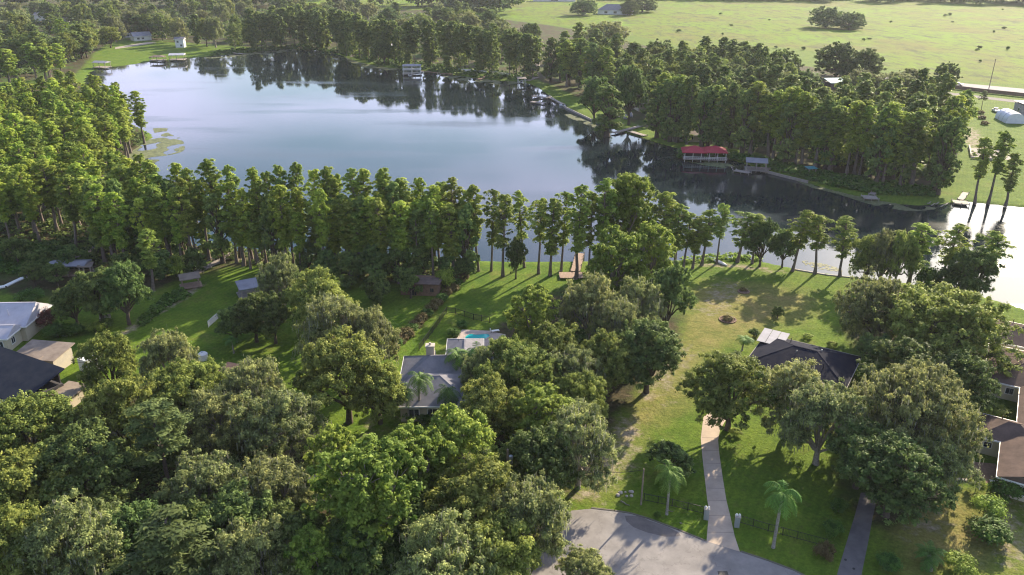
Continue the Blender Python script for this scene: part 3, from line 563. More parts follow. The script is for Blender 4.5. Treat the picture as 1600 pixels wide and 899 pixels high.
# ---- foreground and middle trees, each found in the photograph: kind, crown centre u, v, height, radius, label
FG = [
('oak', 45, 668, 12, 6.2, 'broad oak crown in front of the dark blue gabled house'),
('oak', 195, 642, 13, 5.6, 'domed yellow-green oak right of the dark blue gabled house'),
('oak', 165, 560, 11, 4.2, 'olive oak just behind the tan roof with white showing through it'),
('grey', 262, 560, 11, 4.2, 'thin olive oak at the corner of the long side lawn'),
('oak', 285, 618, 12, 5.2, 'rounded oak between the domed oak and the rusty shed roof'),
('grey', 345, 655, 11, 5., 'olive oak right in front of the rusty shed roof'),
('grey', 440, 668, 12, 5.8, 'grey-green oak left of the tall trunk on the sunny side lawn'),
('oak', 318, 606, 11, 4.4, 'oak beside the left corner of the rusty shed roof'),
('grey', 398, 612, 12, 4.6, 'feathery grey oak right of the rusty shed roof'),
('dark', 130, 735, 12, 6.2, 'dark oak in the deep shade below the domed oak'),
('oak', 30, 765, 12, 5.5, 'oak touching the picture edge below the dark blue house'),
('pine', 250, 690, 14, 3.6, 'ragged pine with a bare trunk among the shaded oaks'),
('grey', 320, 762, 11, 5.2, 'greyish sparse oak below the ragged pine'),
('grey', 115, 860, 12, 5.6, 'pale olive oak near the bottom left corner'),
('oak', 20, 852, 12, 5., 'bright oak in the bottom left corner'),
('dark', 205, 842, 10, 4.6, 'small dark oak between the pale olive oak and the flat-topped pine'),
('pine', 268, 878, 13, 4.6, 'flat-topped bright pine at the bottom edge'),
('dark', 375, 818, 11, 5., 'shaded oak above the flat-topped pine'),
('grey', 425, 775, 11, 5., 'dusty olive oak left of the big bright broadleaf tree'),
('grey', 400, 872, 11, 4.8, 'dusty oak on the bottom edge left of the small pointed tree'),
('oak', 495, 468, 13, 5.6, 'pale spreading oak at the top of the oak row above the grey-roofed house'),
('grey', 438, 440, 12, 4.2, 'small olive oak beside the pale sheet roof in the long lawn'),
('grey', 520, 512, 13, 5.6, 'greyish oak in the middle of the oak row above the grey-roofed house'),
('grey', 580, 520, 12, 4., 'slim grey oak leaning over the dry hedge'),
('oak', 538, 580, 14, 6.6, 'big sunlit oak with a tall bare trunk on the sunny side lawn'),
('oak', 590, 605, 10, 4.2, 'lower oak nearest the left corner of the grey roof'),
('bright', 575, 775, 17, 6.6, 'largest bright broadleaf tree with a pale forked trunk'),
('bright', 650, 735, 15, 5., 'bright broadleaf tree over the curved drive'),
('bright', 712, 705, 15, 5.4, 'bright broadleaf tree below the front eave of the grey-roofed house'),
('bright', 520, 720, 12, 3.4, 'narrow bright tree beside the bend of the curved drive'),
('bright', 487, 880, 10, 3.2, 'small pointed bright tree on the bottom edge'),
('grey', 690, 878, 12, 5.2, 'olive oak on the bottom edge below the brightest trees'),
('oak', 745, 790, 13, 6.4, 'wide oak with grey twigs left of the turning circle'),
('grey', 825, 812, 12, 4.8, 'oak overhanging the sandy edge of the turning circle'),
('oak', 770, 862, 11, 5., 'oak beside the blue bin at the bottom edge'),
('grey', 910, 888, 6, 2.8, 'small oak top poking up over the road at the bottom edge'),
('dark', 560, 868, 10, 4.6, 'dark undergrowth tree under the largest bright tree'),
('dark', 640, 838, 10, 4.8, 'dark tree under the largest bright tree on the side of the road'),
('dark', 455, 845, 10, 4.4, 'dark oak between the dusty oaks and the small pointed tree'),
('dark', 295, 832, 9, 4.2, 'dark undergrowth oak behind the flat-topped pine'),
('oak', 770, 640, 12, 5., 'glossy oak hiding the right end of the grey roof'),
('bright', 842, 655, 12, 4.8, 'yellow-green tree right of the glossy oak'),
('oak', 822, 590, 12, 5.4, 'sunlit oak right of the palms at the grey-roofed house'),
('oak', 862, 545, 11, 4.8, 'oak beside the pool patio hiding its right side'),
('oak', 766, 603, 10, 3.6, 'oak crown against the right slope of the grey roof'),
('oak', 792, 566, 11, 4., 'oak between the pool paving and the sunlit grove'),
('grey', 752, 582, 9, 3., 'small olive tree rising in front of the right end of the grey roof'),
('bright', 832, 492, 13, 4.6, 'upright bright tree on the lawn above the pool'),
('dark', 835, 720, 11, 4.8, 'dark tree in the grove left of the vacant lot'),
('grey', 905, 688, 12, 4.8, 'grey-green oak on the left edge of the vacant lot'),
('grey', 890, 585, 11, 4.6, 'thin grey oak in the middle of the grove'),
('oak', 905, 618, 10, 4., 'olive oak on the lot side of the grove'),
('grey', 925, 478, 13, 5., 'tall mossy oak below the pinkish lake deck'),
('grey', 965, 510, 12, 4.6, 'mossy oak with open branches at the head of the vacant lot'),
('dark', 1015, 548, 12, 5.6, 'dark oak leaning furthest over the vacant lot'),
('dark', 1045, 458, 13, 4.2, 'dark rounded tree at the right foot of the big bright lakeside tree'),
('grey', 1000, 478, 13, 4.6, 'oak below the big bright lakeside tree'),
('oak', 950, 560, 11, 4.6, 'oak behind the leaning dark oak'),
('bright', 985, 328, 21, 6.6, 'tallest bright lakeside tree beside the cypress row'),
('bright', 962, 408, 17, 6.2, 'bright tree overhanging the pinkish lake deck'),
('bright', 1015, 400, 17, 5.4, 'bright tree at the right of the lakeside group'),
('oak', 1145, 602, 12, 6.2, 'oak over the top of the concrete driveway'),
('grey', 1240, 618, 11, 5.2, 'mossy oak in front of the navy-roofed house'),
('grey', 1288, 652, 12, 5.6, 'mossy oak with several trunks on the driveway lawn'),
('live', 1432, 640, 14, 8.2, 'great sunlit live oak left of the brown-roofed house'),
('dark', 1400, 735, 11, 6., 'dark oak over the asphalt driveway'),
('dark', 1350, 700, 10, 4.6, 'dark oak lobe left of the asphalt driveway'),
('grey', 1465, 715, 9, 4.4, 'oak shading the patio of the brown-roofed house'),
('live', 1470, 505, 14, 10., 'widest live oak at the lake end of the right lawn'),
('live', 1375, 478, 12, 6.6, 'live oak reaching left over the lawn with a visible forked trunk'),
('dark', 1420, 575, 11, 6., 'dark oak behind the navy-roofed house'),
('dark', 1500, 590, 10, 5., 'dark oak against the wall of the brown-roofed house'),
('dark', 1372, 548, 7, 3.4, 'low dark tree at the right end of the navy roof'),
('under', 1048, 708, 6.2, 3., 'dense round evergreen alone on the front lawn'),
]
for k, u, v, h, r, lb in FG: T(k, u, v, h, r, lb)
LK = [   # lakeside cypresses and friends: top u, v, row of the foot, radius
('cypo', 766, 296, 424, 1.9, 'first slim cypress standing clear at the left end of the sunny lawn'),
('cypo', 785, 305, 432, 2.4, 'slim cypress beside the dark vine-covered trunk on the sunny lawn'),
('cypo', 820, 299, 418, 2., 'tall narrow cypress with water either side'),
('cypo', 843, 309, 428, 2.2, 'cypress in the middle of the sunny lawn edge'),
('cyp', 862, 311, 431, 2.3, 'leafier cypress second left of the pinkish deck'),
('cypo', 880, 300, 424, 2., 'cypress touching the left corner of the pinkish deck'),
('cyp', 905, 289, 436, 2.6, 'tallest cypress in front of the pinkish deck'),
('cypo', 925, 302, 428, 2., 'cypress squeezed between the deck and the bright tree'),
('cyp', 945, 281, 432, 2.4, 'cypress top at the left of the tallest bright tree'),
('cyp', 998, 274, 418, 2.7, 'cypress top rising behind the tallest bright tree'),
('cyp', 1045, 300, 416, 2.8, 'olive cypress behind the right of the bright trees'),
('cyp', 1062, 320, 418, 2.4, 'olive cypress right of the bright trees'),
('cypo', 1075, 336, 420, 2., 'thin cypress just right of the bright group'),
('cyp', 1090, 340, 420, 2., 'yellowish cypress at the left end of the right lawn'),
('cyp', 1105, 328, 415, 2.2, 'cypress immediately left of the white upturned canoe'),
('cypo', 1130, 320, 412, 1.8, 'leaning cypress with a pointed top behind the white upturned canoe'),
('cypo', 1161, 332, 410, 2.8, 'wide-topped mossy cypress right of the white upturned canoe'),
('cypo', 1185, 336, 412, 2., 'cypress beside the dark round lakeside oak'),
('cypo', 1252, 330, 424, 2.3, 'cypress right of the paired dark lakeside trees'),
('cypo', 1288, 337, 428, 2.4, 'drooping mossy cypress with a thick base on the lawn edge'),
('cypo', 1329, 339, 432, 2.3, 'flat-topped bright cypress on the lawn edge'),
('cypo', 1405, 360, 443, 1.8, 'thin cypress right of the forked lakeside oak'),
('cypg', 1440, 348, 446, 3.2, 'broad golden cypress near the glaring water'),
('cypo', 1487, 349, 452, 2.4, 'cypress outlined against the glaring water'),
('cypo', 1548, 362, 462, 2.6, 'pale cypress nearest the right edge of the near shore'),
('dark', 1196, 346, 416, 2.9, 'dark round oak on the shore right of the canoe'),
('dark', 1230, 360, 418, 2.3, 'smaller of the paired dark lakeside trees'),
('oak', 1365, 366, 442, 3.2, 'leaning dark oak with a single trunk at the water edge'),
('grey', 1388, 366, 448, 2.9, 'forked oak at the water edge behind the live oak'),
('oak', 1415, 362, 452, 2.6, 'slim green tree beside the broad golden cypress'),
('dark', 1530, 388, 475, 3.6, 'dark leafy tree on the shore beyond the widest live oak'),
('dark', 1495, 420, 468, 3., 'low dark tree on the shore under the pale cypress'),
('bush', 1455, 415, 462, 2., 'low green shrub under the broad golden cypress'),
('dark', 806, 372, 436, 1.9, 'short dark tree alone on the sunny lawn'),
('cyp', 1548, 215, 318, 2.5, 'tall pine-like cypress over the white dock'),
('cyp', 1572, 205, 318, 2.5, 'thin cypress beside the foundation site'),
('cyp', 1592, 240, 322, 2.5, 'mossy cypress at the right edge on the far shore'),
]
pos = []
for k, u, vt, vb, r, lb in LK: pos.append(U(k, u, vt, vb, r*(1.55 if k == 'cypo' else 1.2), lb).location[:])
# silhouette of the near cypress belt
NB = [(270, 254, 388), (298, 262, 392), (325, 248, 398), (355, 259, 402), (392, 263, 404), (412, 268, 408), (432, 256, 406), (454, 256, 404), (486, 265, 410), (512, 260, 408), (530, 272, 404), (547, 265, 410), (565, 263, 406), (590, 263, 412), (608, 272, 408), (625, 278, 414), (650, 278, 412), (675, 289, 418), (692, 286, 412), (706, 280, 420), (728, 296, 418), (745, 291, 424), (238, 250, 384), (215, 240, 372)]
NB.sort()
for i, (u, vt, vb) in enumerate(NB):
    pos.append(U(['cyp', 'cyp', 'cypg', 'cyp'][i % 4], u, vt, vb, rng.uniform(2.3, 3.1), ORD[i]+' cypress from the left along the top line of the near belt', 'cypresses forming the top line of the near belt').location[:])
nb_poly = poly([(205, 345), (260, 384), (340, 400), (450, 408), (600, 416), (735, 424), (742, 434), (700, 440), (640, 436), (560, 436), (480, 432), (430, 426), (330, 412), (250, 420), (180, 425), (150, 400)])
def to_px(c, z=0.):
    d = np.array([c[0], c[1], z-CH]); zz = d[1]*math.cos(TH)-d[2]*math.sin(TH); up = d[1]*math.sin(TH)+d[2]*math.cos(TH); return 800+CF*d[0]/zz, 449.5-CF*up/zz
def zoned(cs, zones, kinds, hr, rr, group):
    bins = {}
    for c in cs:
        u, v = to_px(c); k = next(i for i, z in enumerate(zones) if z[0](u, v)); bins.setdefault(k, []).append((u, c))
    i = 0
    for k in sorted(bins):
        for j, (u, c) in enumerate(sorted(bins[k], key=lambda t: t[0])):
            tree(kinds[i % len(kinds)], c, rng.uniform(*hr), rng.uniform(*rr), (ORD[j] if j < len(ORD) else 'rightmost')+' cypress from the left '+zones[k][1], group); i += 1
zoned(scatter(nb_poly, 2.3, 92, pos, 3), [(lambda u, v: u < 250, 'at the near belt end above the pale shelter'), (lambda u, v: u < 360 and v < 402, 'at the water side of the white boardwalk'), (lambda u, v: u < 360, 'at the lawn side of the white boardwalk'), (lambda u, v: u < 500 and v < 415, 'in the near belt above the long side lawn, water side'), (lambda u, v: u < 500, 'in the near belt above the long side lawn, lawn side'),
  (lambda u, v: u < 620 and v < 424, 'in the near belt left of the brown shed, water side'), (lambda u, v: u < 620, 'in the near belt left of the brown shed, lawn side'), (lambda u, v: v < 426, 'in the near belt behind the brown shed'), (lambda u, v: True, 'in the near belt beside the brown shed')],
  ['cyp', 'cypc', 'cypg', 'cyp', 'cypg'], (13, 19.5), (2.2, 3.4), 'cypresses inside the near belt')
lf_poly = poly([(-60, 240), (60, 200), (130, 178), (190, 205), (238, 222), (205, 250), (176, 300), (185, 345), (150, 395), (60, 385), (-80, 390)])
zoned(scatter(lf_poly, 3.9, 135, (), 4), [(lambda u, v: v > 370, 'in the front rank of the left shore wood'), (lambda u, v: v > 345, 'in the second rank of the left shore wood'), (lambda u, v: v > 320, 'in the third rank of the left shore wood'), (lambda u, v: v > 295, 'in the fourth rank of the left shore wood'), (lambda u, v: v > 272, 'in the fifth rank of the left shore wood'), (lambda u, v: v > 250, 'in the sixth rank of the left shore wood'), (lambda u, v: v > 230, 'in the rank of the wood level with the lily pads'), (lambda u, v: v > 212, 'in the rank of the wood just behind the lily pads'), (lambda u, v: True, 'in the farthest rank of the left shore wood')],
  ['cypg', 'cyp', 'cypg', 'cyp'], (14.5, 20.5), (2.6, 3.7), 'cypresses in the left shore wood')
# understory below the belt
for i_, (u, v, h, r) in enumerate([(20, 380, 8, 3), (60, 400, 6, 3), (110, 392, 7, 3.2), (190, 405, 7, 3), (250, 402, 8, 3.2), (300, 398, 7, 2.6), (480, 388, 8, 3), (510, 402, 8, 3.2), (545, 405, 9, 3.8), (580, 395, 10, 3.8), (620, 400, 10, 3.6), (660, 400, 7, 2.6), (700, 405, 7, 2.6), (725, 410, 6, 2.4)]):
    T('under', u, v, h, r, ORD[i_]+' dark bushy tree from the left under the near belt', 'understory trees under the near belt')
for k, u, v, h, r, lb in [('dark', 150, 455, 11, 4.6, 'dark magnolia-like tree left of the long side lawn'), ('dark', 112, 470, 8, 3.4, 'dark tree nearest the purple-red shrub'), ('dark', 190, 450, 12, 4.2, 'dark leafy tree at the head of the long side lawn'), ('cyp', 228, 398, 13, 2.6, 'cypress with ivy beside the dark leafy trees'),
    ('dark', 85, 425, 5, 2.6, 'round dark tree below the pale shed roof'), ('dark', 50, 425, 5, 2.4, 'round dark tree left of the pale shed roof'), ('bushy', 272, 412, 5, 2.4, 'leafy shrub left of the small shore pavilion'),
    ('dark', 395, 490, 9, 4., 'dark leafy tree beside the white fence in the shaded lawn'), ('dark', 365, 500, 7, 3, 'lower dark tree at the left of the white fence'), ('dark', 425, 492, 9, 3.6, 'dark tree under the pale spreading oak'), ('under', 590, 435, 9, 2.8, 'bare-limbed grey tree left of the brown shed'), ('under', 640, 430, 8, 2.4, 'ivy-hung tree against the brown shed'), ('bushy', 695, 430, 4.5, 2., 'green shrub at the right end of the brown shed'), ('cyp', 620, 380, 13, 2.4, 'cypress right behind the brown shed')]:
    T(k, u, v, h, r, lb)
# far shore: front rows as trees of their own
def row(px, n, kinds, h, r, label, group, seed, jit=3., far=False, count=False):
    nt_ = 0; q = np.random.default_rng(seed); pp = [P(u, v)[:2] for u, v in px]; ln = [np.linalg.norm(b-a) for a, b in zip(pp, pp[1:])]; tot = sum(ln)
    for i in range(n):
        s = (i+.5+q.uniform(-.3, .3))/n*tot
        for a, b, l_ in zip(pp, pp[1:], ln):
            if s <= l_: c = a+(b-a)*s/l_; break
            s -= l_
        a_ = (kinds[i % len(kinds)], c+q.normal(0, jit, 2)*([.3, 1] if count else [1, 1]), q.uniform(*h), q.uniform(*r)); f_ = far and 'cyp' in a_[0]; nt_ += not f_; far_tree(*a_) if f_ else tree(*a_, ORD[nt_-1]+' '+label if count else label, group)
row([(395, 78), (470, 72), (520, 77), (560, 90)], 30, ['cypc', 'cypc', 'cyp', 'cypg'], (22, 27), (4.6, 6.), 'tall cypress on the farthest bank left of the white lake house', 'cypresses on the farthest bank', 20, far=True)
row([(560, 90), (640, 104), (720, 108), (800, 117), (840, 124)], 34, ['cypc', 'cyp', 'cypg', 'cypc'], (22, 26), (4.4, 5.8), 'tall cypress on the far bank behind the two-storey boathouse', 'cypresses behind the two-storey boathouse', 21, far=True)
row([(175, 66), (230, 60), (330, 74), (400, 78)], 12, ['grey', 'cypc', 'oak'], (15, 20), (5, 8), 'broad tree from the left beside the houses behind the far sunlit lawn', 'trees behind the far sunlit lawn', 30, 4, far=True, count=True)
row([(-140, 118), (0, 112), (80, 104), (125, 95), (140, 82)], 18, ['cypg', 'oak', 'cyp'], (15, 20), (5, 7.5), 'oak from the left between the left shore wood and the far woods', 'trees left of the far sunlit lawn', 33, 5, far=True, count=True)
row([(-140, 150), (0, 140), (70, 128), (110, 118)], 14, ['cypg', 'cyp'], (16, 20), (4, 5), 'golden-green tree from the left just above the left shore wood', 'trees above the left shore wood', 34, 4, count=True)
row([(860, 126), (905, 138), (950, 152)], 12, ['cypc', 'cyp'], (20, 24), (4., 5.2), 'cypress from the left above the sunlit far bank lawn', 'cypresses above the sunlit far bank', 22, count=True)
row([(1020, 214), (1080, 226), (1140, 232)], 13, ['cypc', 'cyp', 'cypc'], (19, 24), (3.8, 4.8), 'cypress from the left right behind the red-roofed boathouse', 'cypresses behind the red-roofed boathouse', 23, count=True)
row([(1150, 236), (1200, 240), (1240, 256), (1300, 268), (1380, 285), (1450, 298)], 34, ['cypc', 'cyp', 'cypg'], (20, 24), (3.6, 4.8), 'cypress rightward from the red-roofed boathouse along the far wood edge', 'cypresses in the wood right of the red roof', 24, count=True)
row([(1456, 298), (1466, 280), (1480, 258), (1490, 238)], 8, ['cypc', 'cypg', 'cyp'], (21, 24), (3.2, 4.4), 'cypress back from the shore on the wood edge by the foundation site', 'cypresses on the right wood edge', 25, 1.5, count=True)
for u, v, h, r, k, w_ in [(950, 172, 19, 6, 'cypc', 'middle'), (985, 150, 22, 7, 'dark', 'tallest'), (930, 155, 18, 6, 'dark', 'left')]:
    T(k, u, v, h, r, w_+' of the three dense leafy trees on the far bank by the shaded docks', 'leafy trees by the shaded docks', f=.5)
FT = [('grey', 945, 60, 20, 15, 'huge spreading oak standing above the far wood at the pasture edge'), ('clump', 1030, 90, 15, 11, 'dark oak right of the huge spreading oak'), ('clump', 1115, 92, 13, 10, 'oak on the pasture edge above the middle of the wood'), ('clump', 1175, 96, 13, 10, 'wide dark oak on the pasture edge'),
 ('clump', 1225, 105, 14, 10, 'dark oak left of the teal roof'), ('clump', 1310, 95, 16, 12, 'darkest oak behind the teal roof'), ('clump', 1350, 100, 13, 10, 'dark oak right behind the teal roof'), ('grey', 1345, 140, 14, 9, 'olive oak right of the teal roof'), ('grey', 1400, 140, 14, 9, 'olive oak between the teal roof and the road'), ('grey', 1430, 128, 12, 8, 'olive oak at the bend of the country road'),
 ('clump', 1480, 118, 10, 6.5, 'dark round oak on the country road beside the white car'), ('clump', 1292, 28, 15, 15, 'left dark oak of the clump alone in the pasture'), ('clump', 1328, 34, 12, 12, 'right lower oak of the clump alone in the pasture'), ('clump', 1342, 33, 10, 6, 'smallest tree at the right of the pasture clump'),
 ('clump', 912, 12, 14, 14, 'lone round oak in the pasture left of the farmhouse'), ('clump', 985, 12, 14, 10, 'oak in front of the farmhouse'), ('clump', 1004, 6, 16, 16, 'dark oak right of the farmhouse'), ('grey', 180, 20, 18, 14, 'brownish oak in the far left woods'),
 ('oak', 170, 58, 14, 7.5, 'oak left of the far sunlit lawn'), ('dark', 125, 76, 12, 7, 'dark oak at the near end of the far sunlit lawn'), ('oak', 60, 80, 16, 8, 'green oak above the left shore wood'), ('cypg', 95, 55, 20, 6, 'bright cypress above the far sunlit lawn'), ('grey', 20, 50, 16, 12, 'brown-grey oak in the top left corner'), ('grey', 85, 20, 16, 12, 'pale brown oak near the top left corner'),
 ('grey', 790, 70, 18, 8, 'grey oak with a pale forked trunk beside the white seawall fence'), ('dark', 600, 82, 14, 6, 'dark tree in front of the white lake house'), ('oak', 1070, 108, 14, 9, 'olive oak in the middle of the far wood'), ('grey', 1140, 120, 14, 9, 'mossy oak in the middle of the far wood'), ('oak', 1255, 145, 14, 7, 'green oak on the left of the shaded yard'), ('grey', 1215, 135, 14, 8, 'grey oak on the left of the shaded yard'), ('grey', 1000, 112, 14, 8, 'grey oak over the driveway behind the far bank houses'), ('bushy', 1300, 245, 8, 5, 'bright green bush-like tree over the small green dock'), ('under', 1300, 236, 11, 5.5, 'dark leafy tree at the far bank above the small green dock')]
for k, u, v, h, r, lb in FT: T(k, u, v, h, r, lb, f=.5)
# woods behind the front rows: many more trees of their own, then one far mass
wood_a = poly([(-160, 120), (60, 96), (120, 92), (180, 62), (330, 62), (400, 70), (520, 62), (600, 76), (830, 100), (860, 80), (760, 36), (560, 22), (380, 22), (0, 22), (-300, 50)])
ca = scatter(wood_a, 10.5, 150, (), 31); seen_ = {}; RK = [(40, 'in the top rank of the far left woods'), (55, 'in the second rank down of the far left woods'), (70, 'in the middle rank of the far left woods'), (85, 'in the fourth rank down of the far left woods'), (999, 'in the lowest rank of the far left woods')]
def to_px(c, z=0.):
    d = np.array([c[0], c[1], z-CH]); zz = d[1]*math.cos(TH)-d[2]*math.sin(TH); up = d[1]*math.sin(TH)+d[2]*math.cos(TH); return 800+CF*d[0]/zz, 449.5-CF*up/zz
ca.sort(key=lambda c: to_px(c)[0])
for i, c in enumerate(ca):
    k = ['grey', 'oak', 'cypc', 'grey', 'dark', 'cypg'][i % 6]
    if 'cyp' in k: far_tree(k, c, rng.uniform(14, 20), rng.uniform(4.5, 6)); continue
    rk = next(i2 for i2, z in enumerate(RK) if to_px(c)[1] < z[0]); seen_[rk] = seen_.get(rk, 0)+1; w_ = ORD[seen_[rk]-1]+' broad tree from the left '+RK[rk][1]
    tree(k, c, rng.uniform(13, 20), rng.uniform(6.5, 9.5) if i % 6 not in (2, 5) else rng.uniform(4.5, 6), w_, 'trees of the far left woods')
wood_b = poly([(860, 118), (960, 140), (1020, 190), (1150, 215), (1230, 228), (1300, 252), (1440, 285), (1470, 235), (1470, 165), (1400, 165), (1340, 180), (1290, 190), (1240, 165), (1180, 118), (1080, 112), (1000, 120), (900, 88)])
cb_ = scatter(wood_b, 7., 110, (), 32); cb_.sort(key=lambda c: to_px(c)[0]); n_b = 0
for i, c in enumerate(cb_):
    k = ['cypc', 'cyp', 'cypc', 'oak', 'cyp', 'dark'][i % 6]
    if 'cyp' in k: far_tree(k, c, rng.uniform(17, 22), rng.uniform(3.8, 5)); continue
    n_b += 1
    tree(k, c, rng.uniform(17, 22) if 'cyp' in k else rng.uniform(12, 16), rng.uniform(3.8, 5) if 'cyp' in k else rng.uniform(6, 8), ORD[n_b-1]+' broad tree from the left deep in the wood beyond the lake', 'trees of the wood on the far side')
build_far()
def far_mass(name, label, cents, hr, rr, leaf, per=150, size=1.6, seed=0):
    q = np.random.default_rng(seed); C_ = []; R_ = []
    for c in cents:
        h = q.uniform(*hr); r_ = q.uniform(*rr)
        for k in range(9): d = rand_dirs(1, .8, q)[0]; C_.append([c[0]+d[0]*r_*.6, c[1]+d[1]*r_*.6, h*.55+d[2]*h*.36]); R_.append(r_*.5)
    V, tn = leaves(C_, R_, per//3, size, .8, .6, 1.3, r=q); V[:, :, 2] = np.maximum(V[:, :, 2], .3)
    o = bpy.data.objects.new(name, quads_mesh(name, V, tn, M[leaf])); COL.objects.link(o); return tag(o, label, 'woods', kind='stuff')
q_ = np.random.default_rng(5)
def strip(px, n, dep):
    pp = [P(u, v)[:2] for u, v in px]; out = []
    for i in range(n):
        s = q_.random()*(len(pp)-1); k = int(s); c = pp[k]+(pp[k+1]-pp[k])*(s-k); out.append(c+np.array([q_.normal(0, 4), q_.uniform(0, dep)]))
    return out
far_mass('far_woods', 'dark distant woods along the top edge beyond the pasture', strip([(-500, 18), (0, 14), (430, 14)], 130, 70)+strip([(-500, -4), (200, 0), (700, 4), (760, 2)], 150, 500)+strip([(700, 10), (790, 8)], 24, 60)+strip([(600, 12), (720, 18), (800, 24)], 34, 70)+strip([(860, -4), (1000, -1), (1200, 1), (1600, 9), (2000, 22)], 420, 130), (14, 22), (9, 15), 'oak_dark', 150, 2.6, 1)
# undergrowth: low leafy ground cover in shade and along the banks
def cover(name, label, px, n, size, h, leaf, seed, z=0.):
    q = np.random.default_rng(seed); C_ = scatter_fast(poly(px), n, q); cc_ = np.column_stack([C_, q.uniform(0, h, len(C_))])
    V, tn = leaves(cc_, np.full(len(cc_), h*.9), 16, size, .6, .9, r=q); V[:, :, 2] = np.maximum(V[:, :, 2], .02)
    o = bpy.data.objects.new(name, quads_mesh(name, V, tn, M[leaf])); COL.objects.link(o); return tag(o, label, 'undergrowth', kind='stuff')
def scatter_fast(pg, n, q):
    lo_, hi_ = pg.min(0), pg.max(0); c = q.uniform(lo_, hi_, (n*4, 2)); return c[sdf(c, pg) > 0][:n]
cover('undergrowth', 'low tangled green ground cover left of the pale shed roof', [(-60, 385), (60, 385), (120, 398), (90, 430), (0, 428), (-60, 430)], 1100, .35, .7, 'bush', 1)
cover('undergrowth', 'reedy green growth along the far bank', [(1060, 247), (1150, 250), (1240, 275), (1300, 292), (1380, 305), (1460, 308), (1450, 296), (1300, 272), (1200, 250), (1120, 238), (1060, 236)], 1500, .5, .8, 'bush', 2)
cover('undergrowth', 'weedy bank below the dense wood on the far side', [(330, 88), (450, 77), (530, 84), (600, 104), (760, 124), (830, 126), (840, 118), (700, 104), (560, 84), (470, 70), (340, 80)], 1400, .8, .9, 'bush', 3)
cover('undergrowth', 'scrubby bank growth behind the canoe', [(1060, 405), (1140, 398), (1190, 400), (1192, 408), (1130, 408), (1062, 414)], 200, .25, .5, 'bushy' if 'bushy' in M else 'bright', 4)
cover('undergrowth', 'dark brush on the floor of the left shore wood', [(100, 400), (190, 350), (240, 375), (600, 412), (730, 426), (690, 444), (560, 440), (430, 424), (330, 402), (180, 430)], 1500, .3, .6, 'oak_dark', 5)
cover('undergrowth', 'brush and vines under the oaks in the bottom left', [(-80, 700), (200, 690), (420, 720), (500, 760), (820, 760), (850, 830), (800, 930), (-100, 930)], 2600, .28, .6, 'oak_dark', 6)
cover('undergrowth', 'brush under the grove beside the vacant lot', [(720, 620), (880, 500), (980, 480), (1010, 560), (930, 600), (920, 660), (900, 740), (800, 760), (720, 690)], 1000, .28, .5, 'bush', 7)
cover('undergrowth', 'planting bed along the far edge of the long side lawn', [(215, 505), (262, 462), (285, 455), (300, 462), (262, 480), (222, 512)], 160, .35, .6, 'bush', 8)

cover('undergrowth', 'dark brush under the left shore wood point', [(100, 190), (180, 190), (236, 214), (222, 222), (200, 236), (188, 262), (200, 300), (214, 350), (100, 400), (-60, 400), (-60, 240)], 2600, .4, 1., 'oak_dark', 9)
cover('undergrowth', 'bushy floor of the far left woods', [(-400, 150), (60, 120), (120, 100), (140, 80), (190, 60), (340, 60), (520, 66), (600, 80), (830, 106), (860, 80), (760, 30), (560, 20), (0, 14), (-500, 30)], 7000, 1.1, 2.2, 'oak_dark', 10)
cover('undergrowth', 'bushy floor of the wood beyond the far bank', [(860, 112), (960, 140), (1020, 190), (1150, 215), (1230, 228), (1300, 252), (1440, 285), (1480, 235), (1470, 160), (1400, 150), (1340, 170), (1290, 190), (1240, 165), (1180, 110), (1080, 100), (1000, 90), (900, 60)], 5000, .9, 1.8, 'oak_dark', 11)
# palms
PALMS = [(1048, 738, 804, 2.5, 'queen palm on the front lawn left of the gate pillars'), (1222, 772, 856, 2.7, 'queen palm inside the black fence right of the concrete driveway'), (652, 590, 655, 2.7, 'drooping palm at the front left corner of the grey-roofed house'), (716, 552, 605, 3., 'tall palm over the middle of the grey roof'),
 (742, 548, 600, 2.7, 'palm between the pool and the grey roof'), (636, 610, 660, 2.2, 'shorter palm left of the corner palm'), (700, 612, 660, 2.4, 'arching palm close to the front eave'), (362, 530, 552, 2., 'small palm alone on the shaded lawn'), (1162, 528, 548, 2.2, 'low leafy palm near the left end of the navy roof'), (757, 575, 622, 2.3, 'palm half hidden by the glossy oak')]
for u, v, vb, fl, lb in PALMS:
    p, h = upright(u, v, vb); t_ = tree('palm', p, h, fl, lb)
T('pindo', 1455, 880, 1.6, 2., 'silvery pindo palm on the lower right lawn', f=.6)
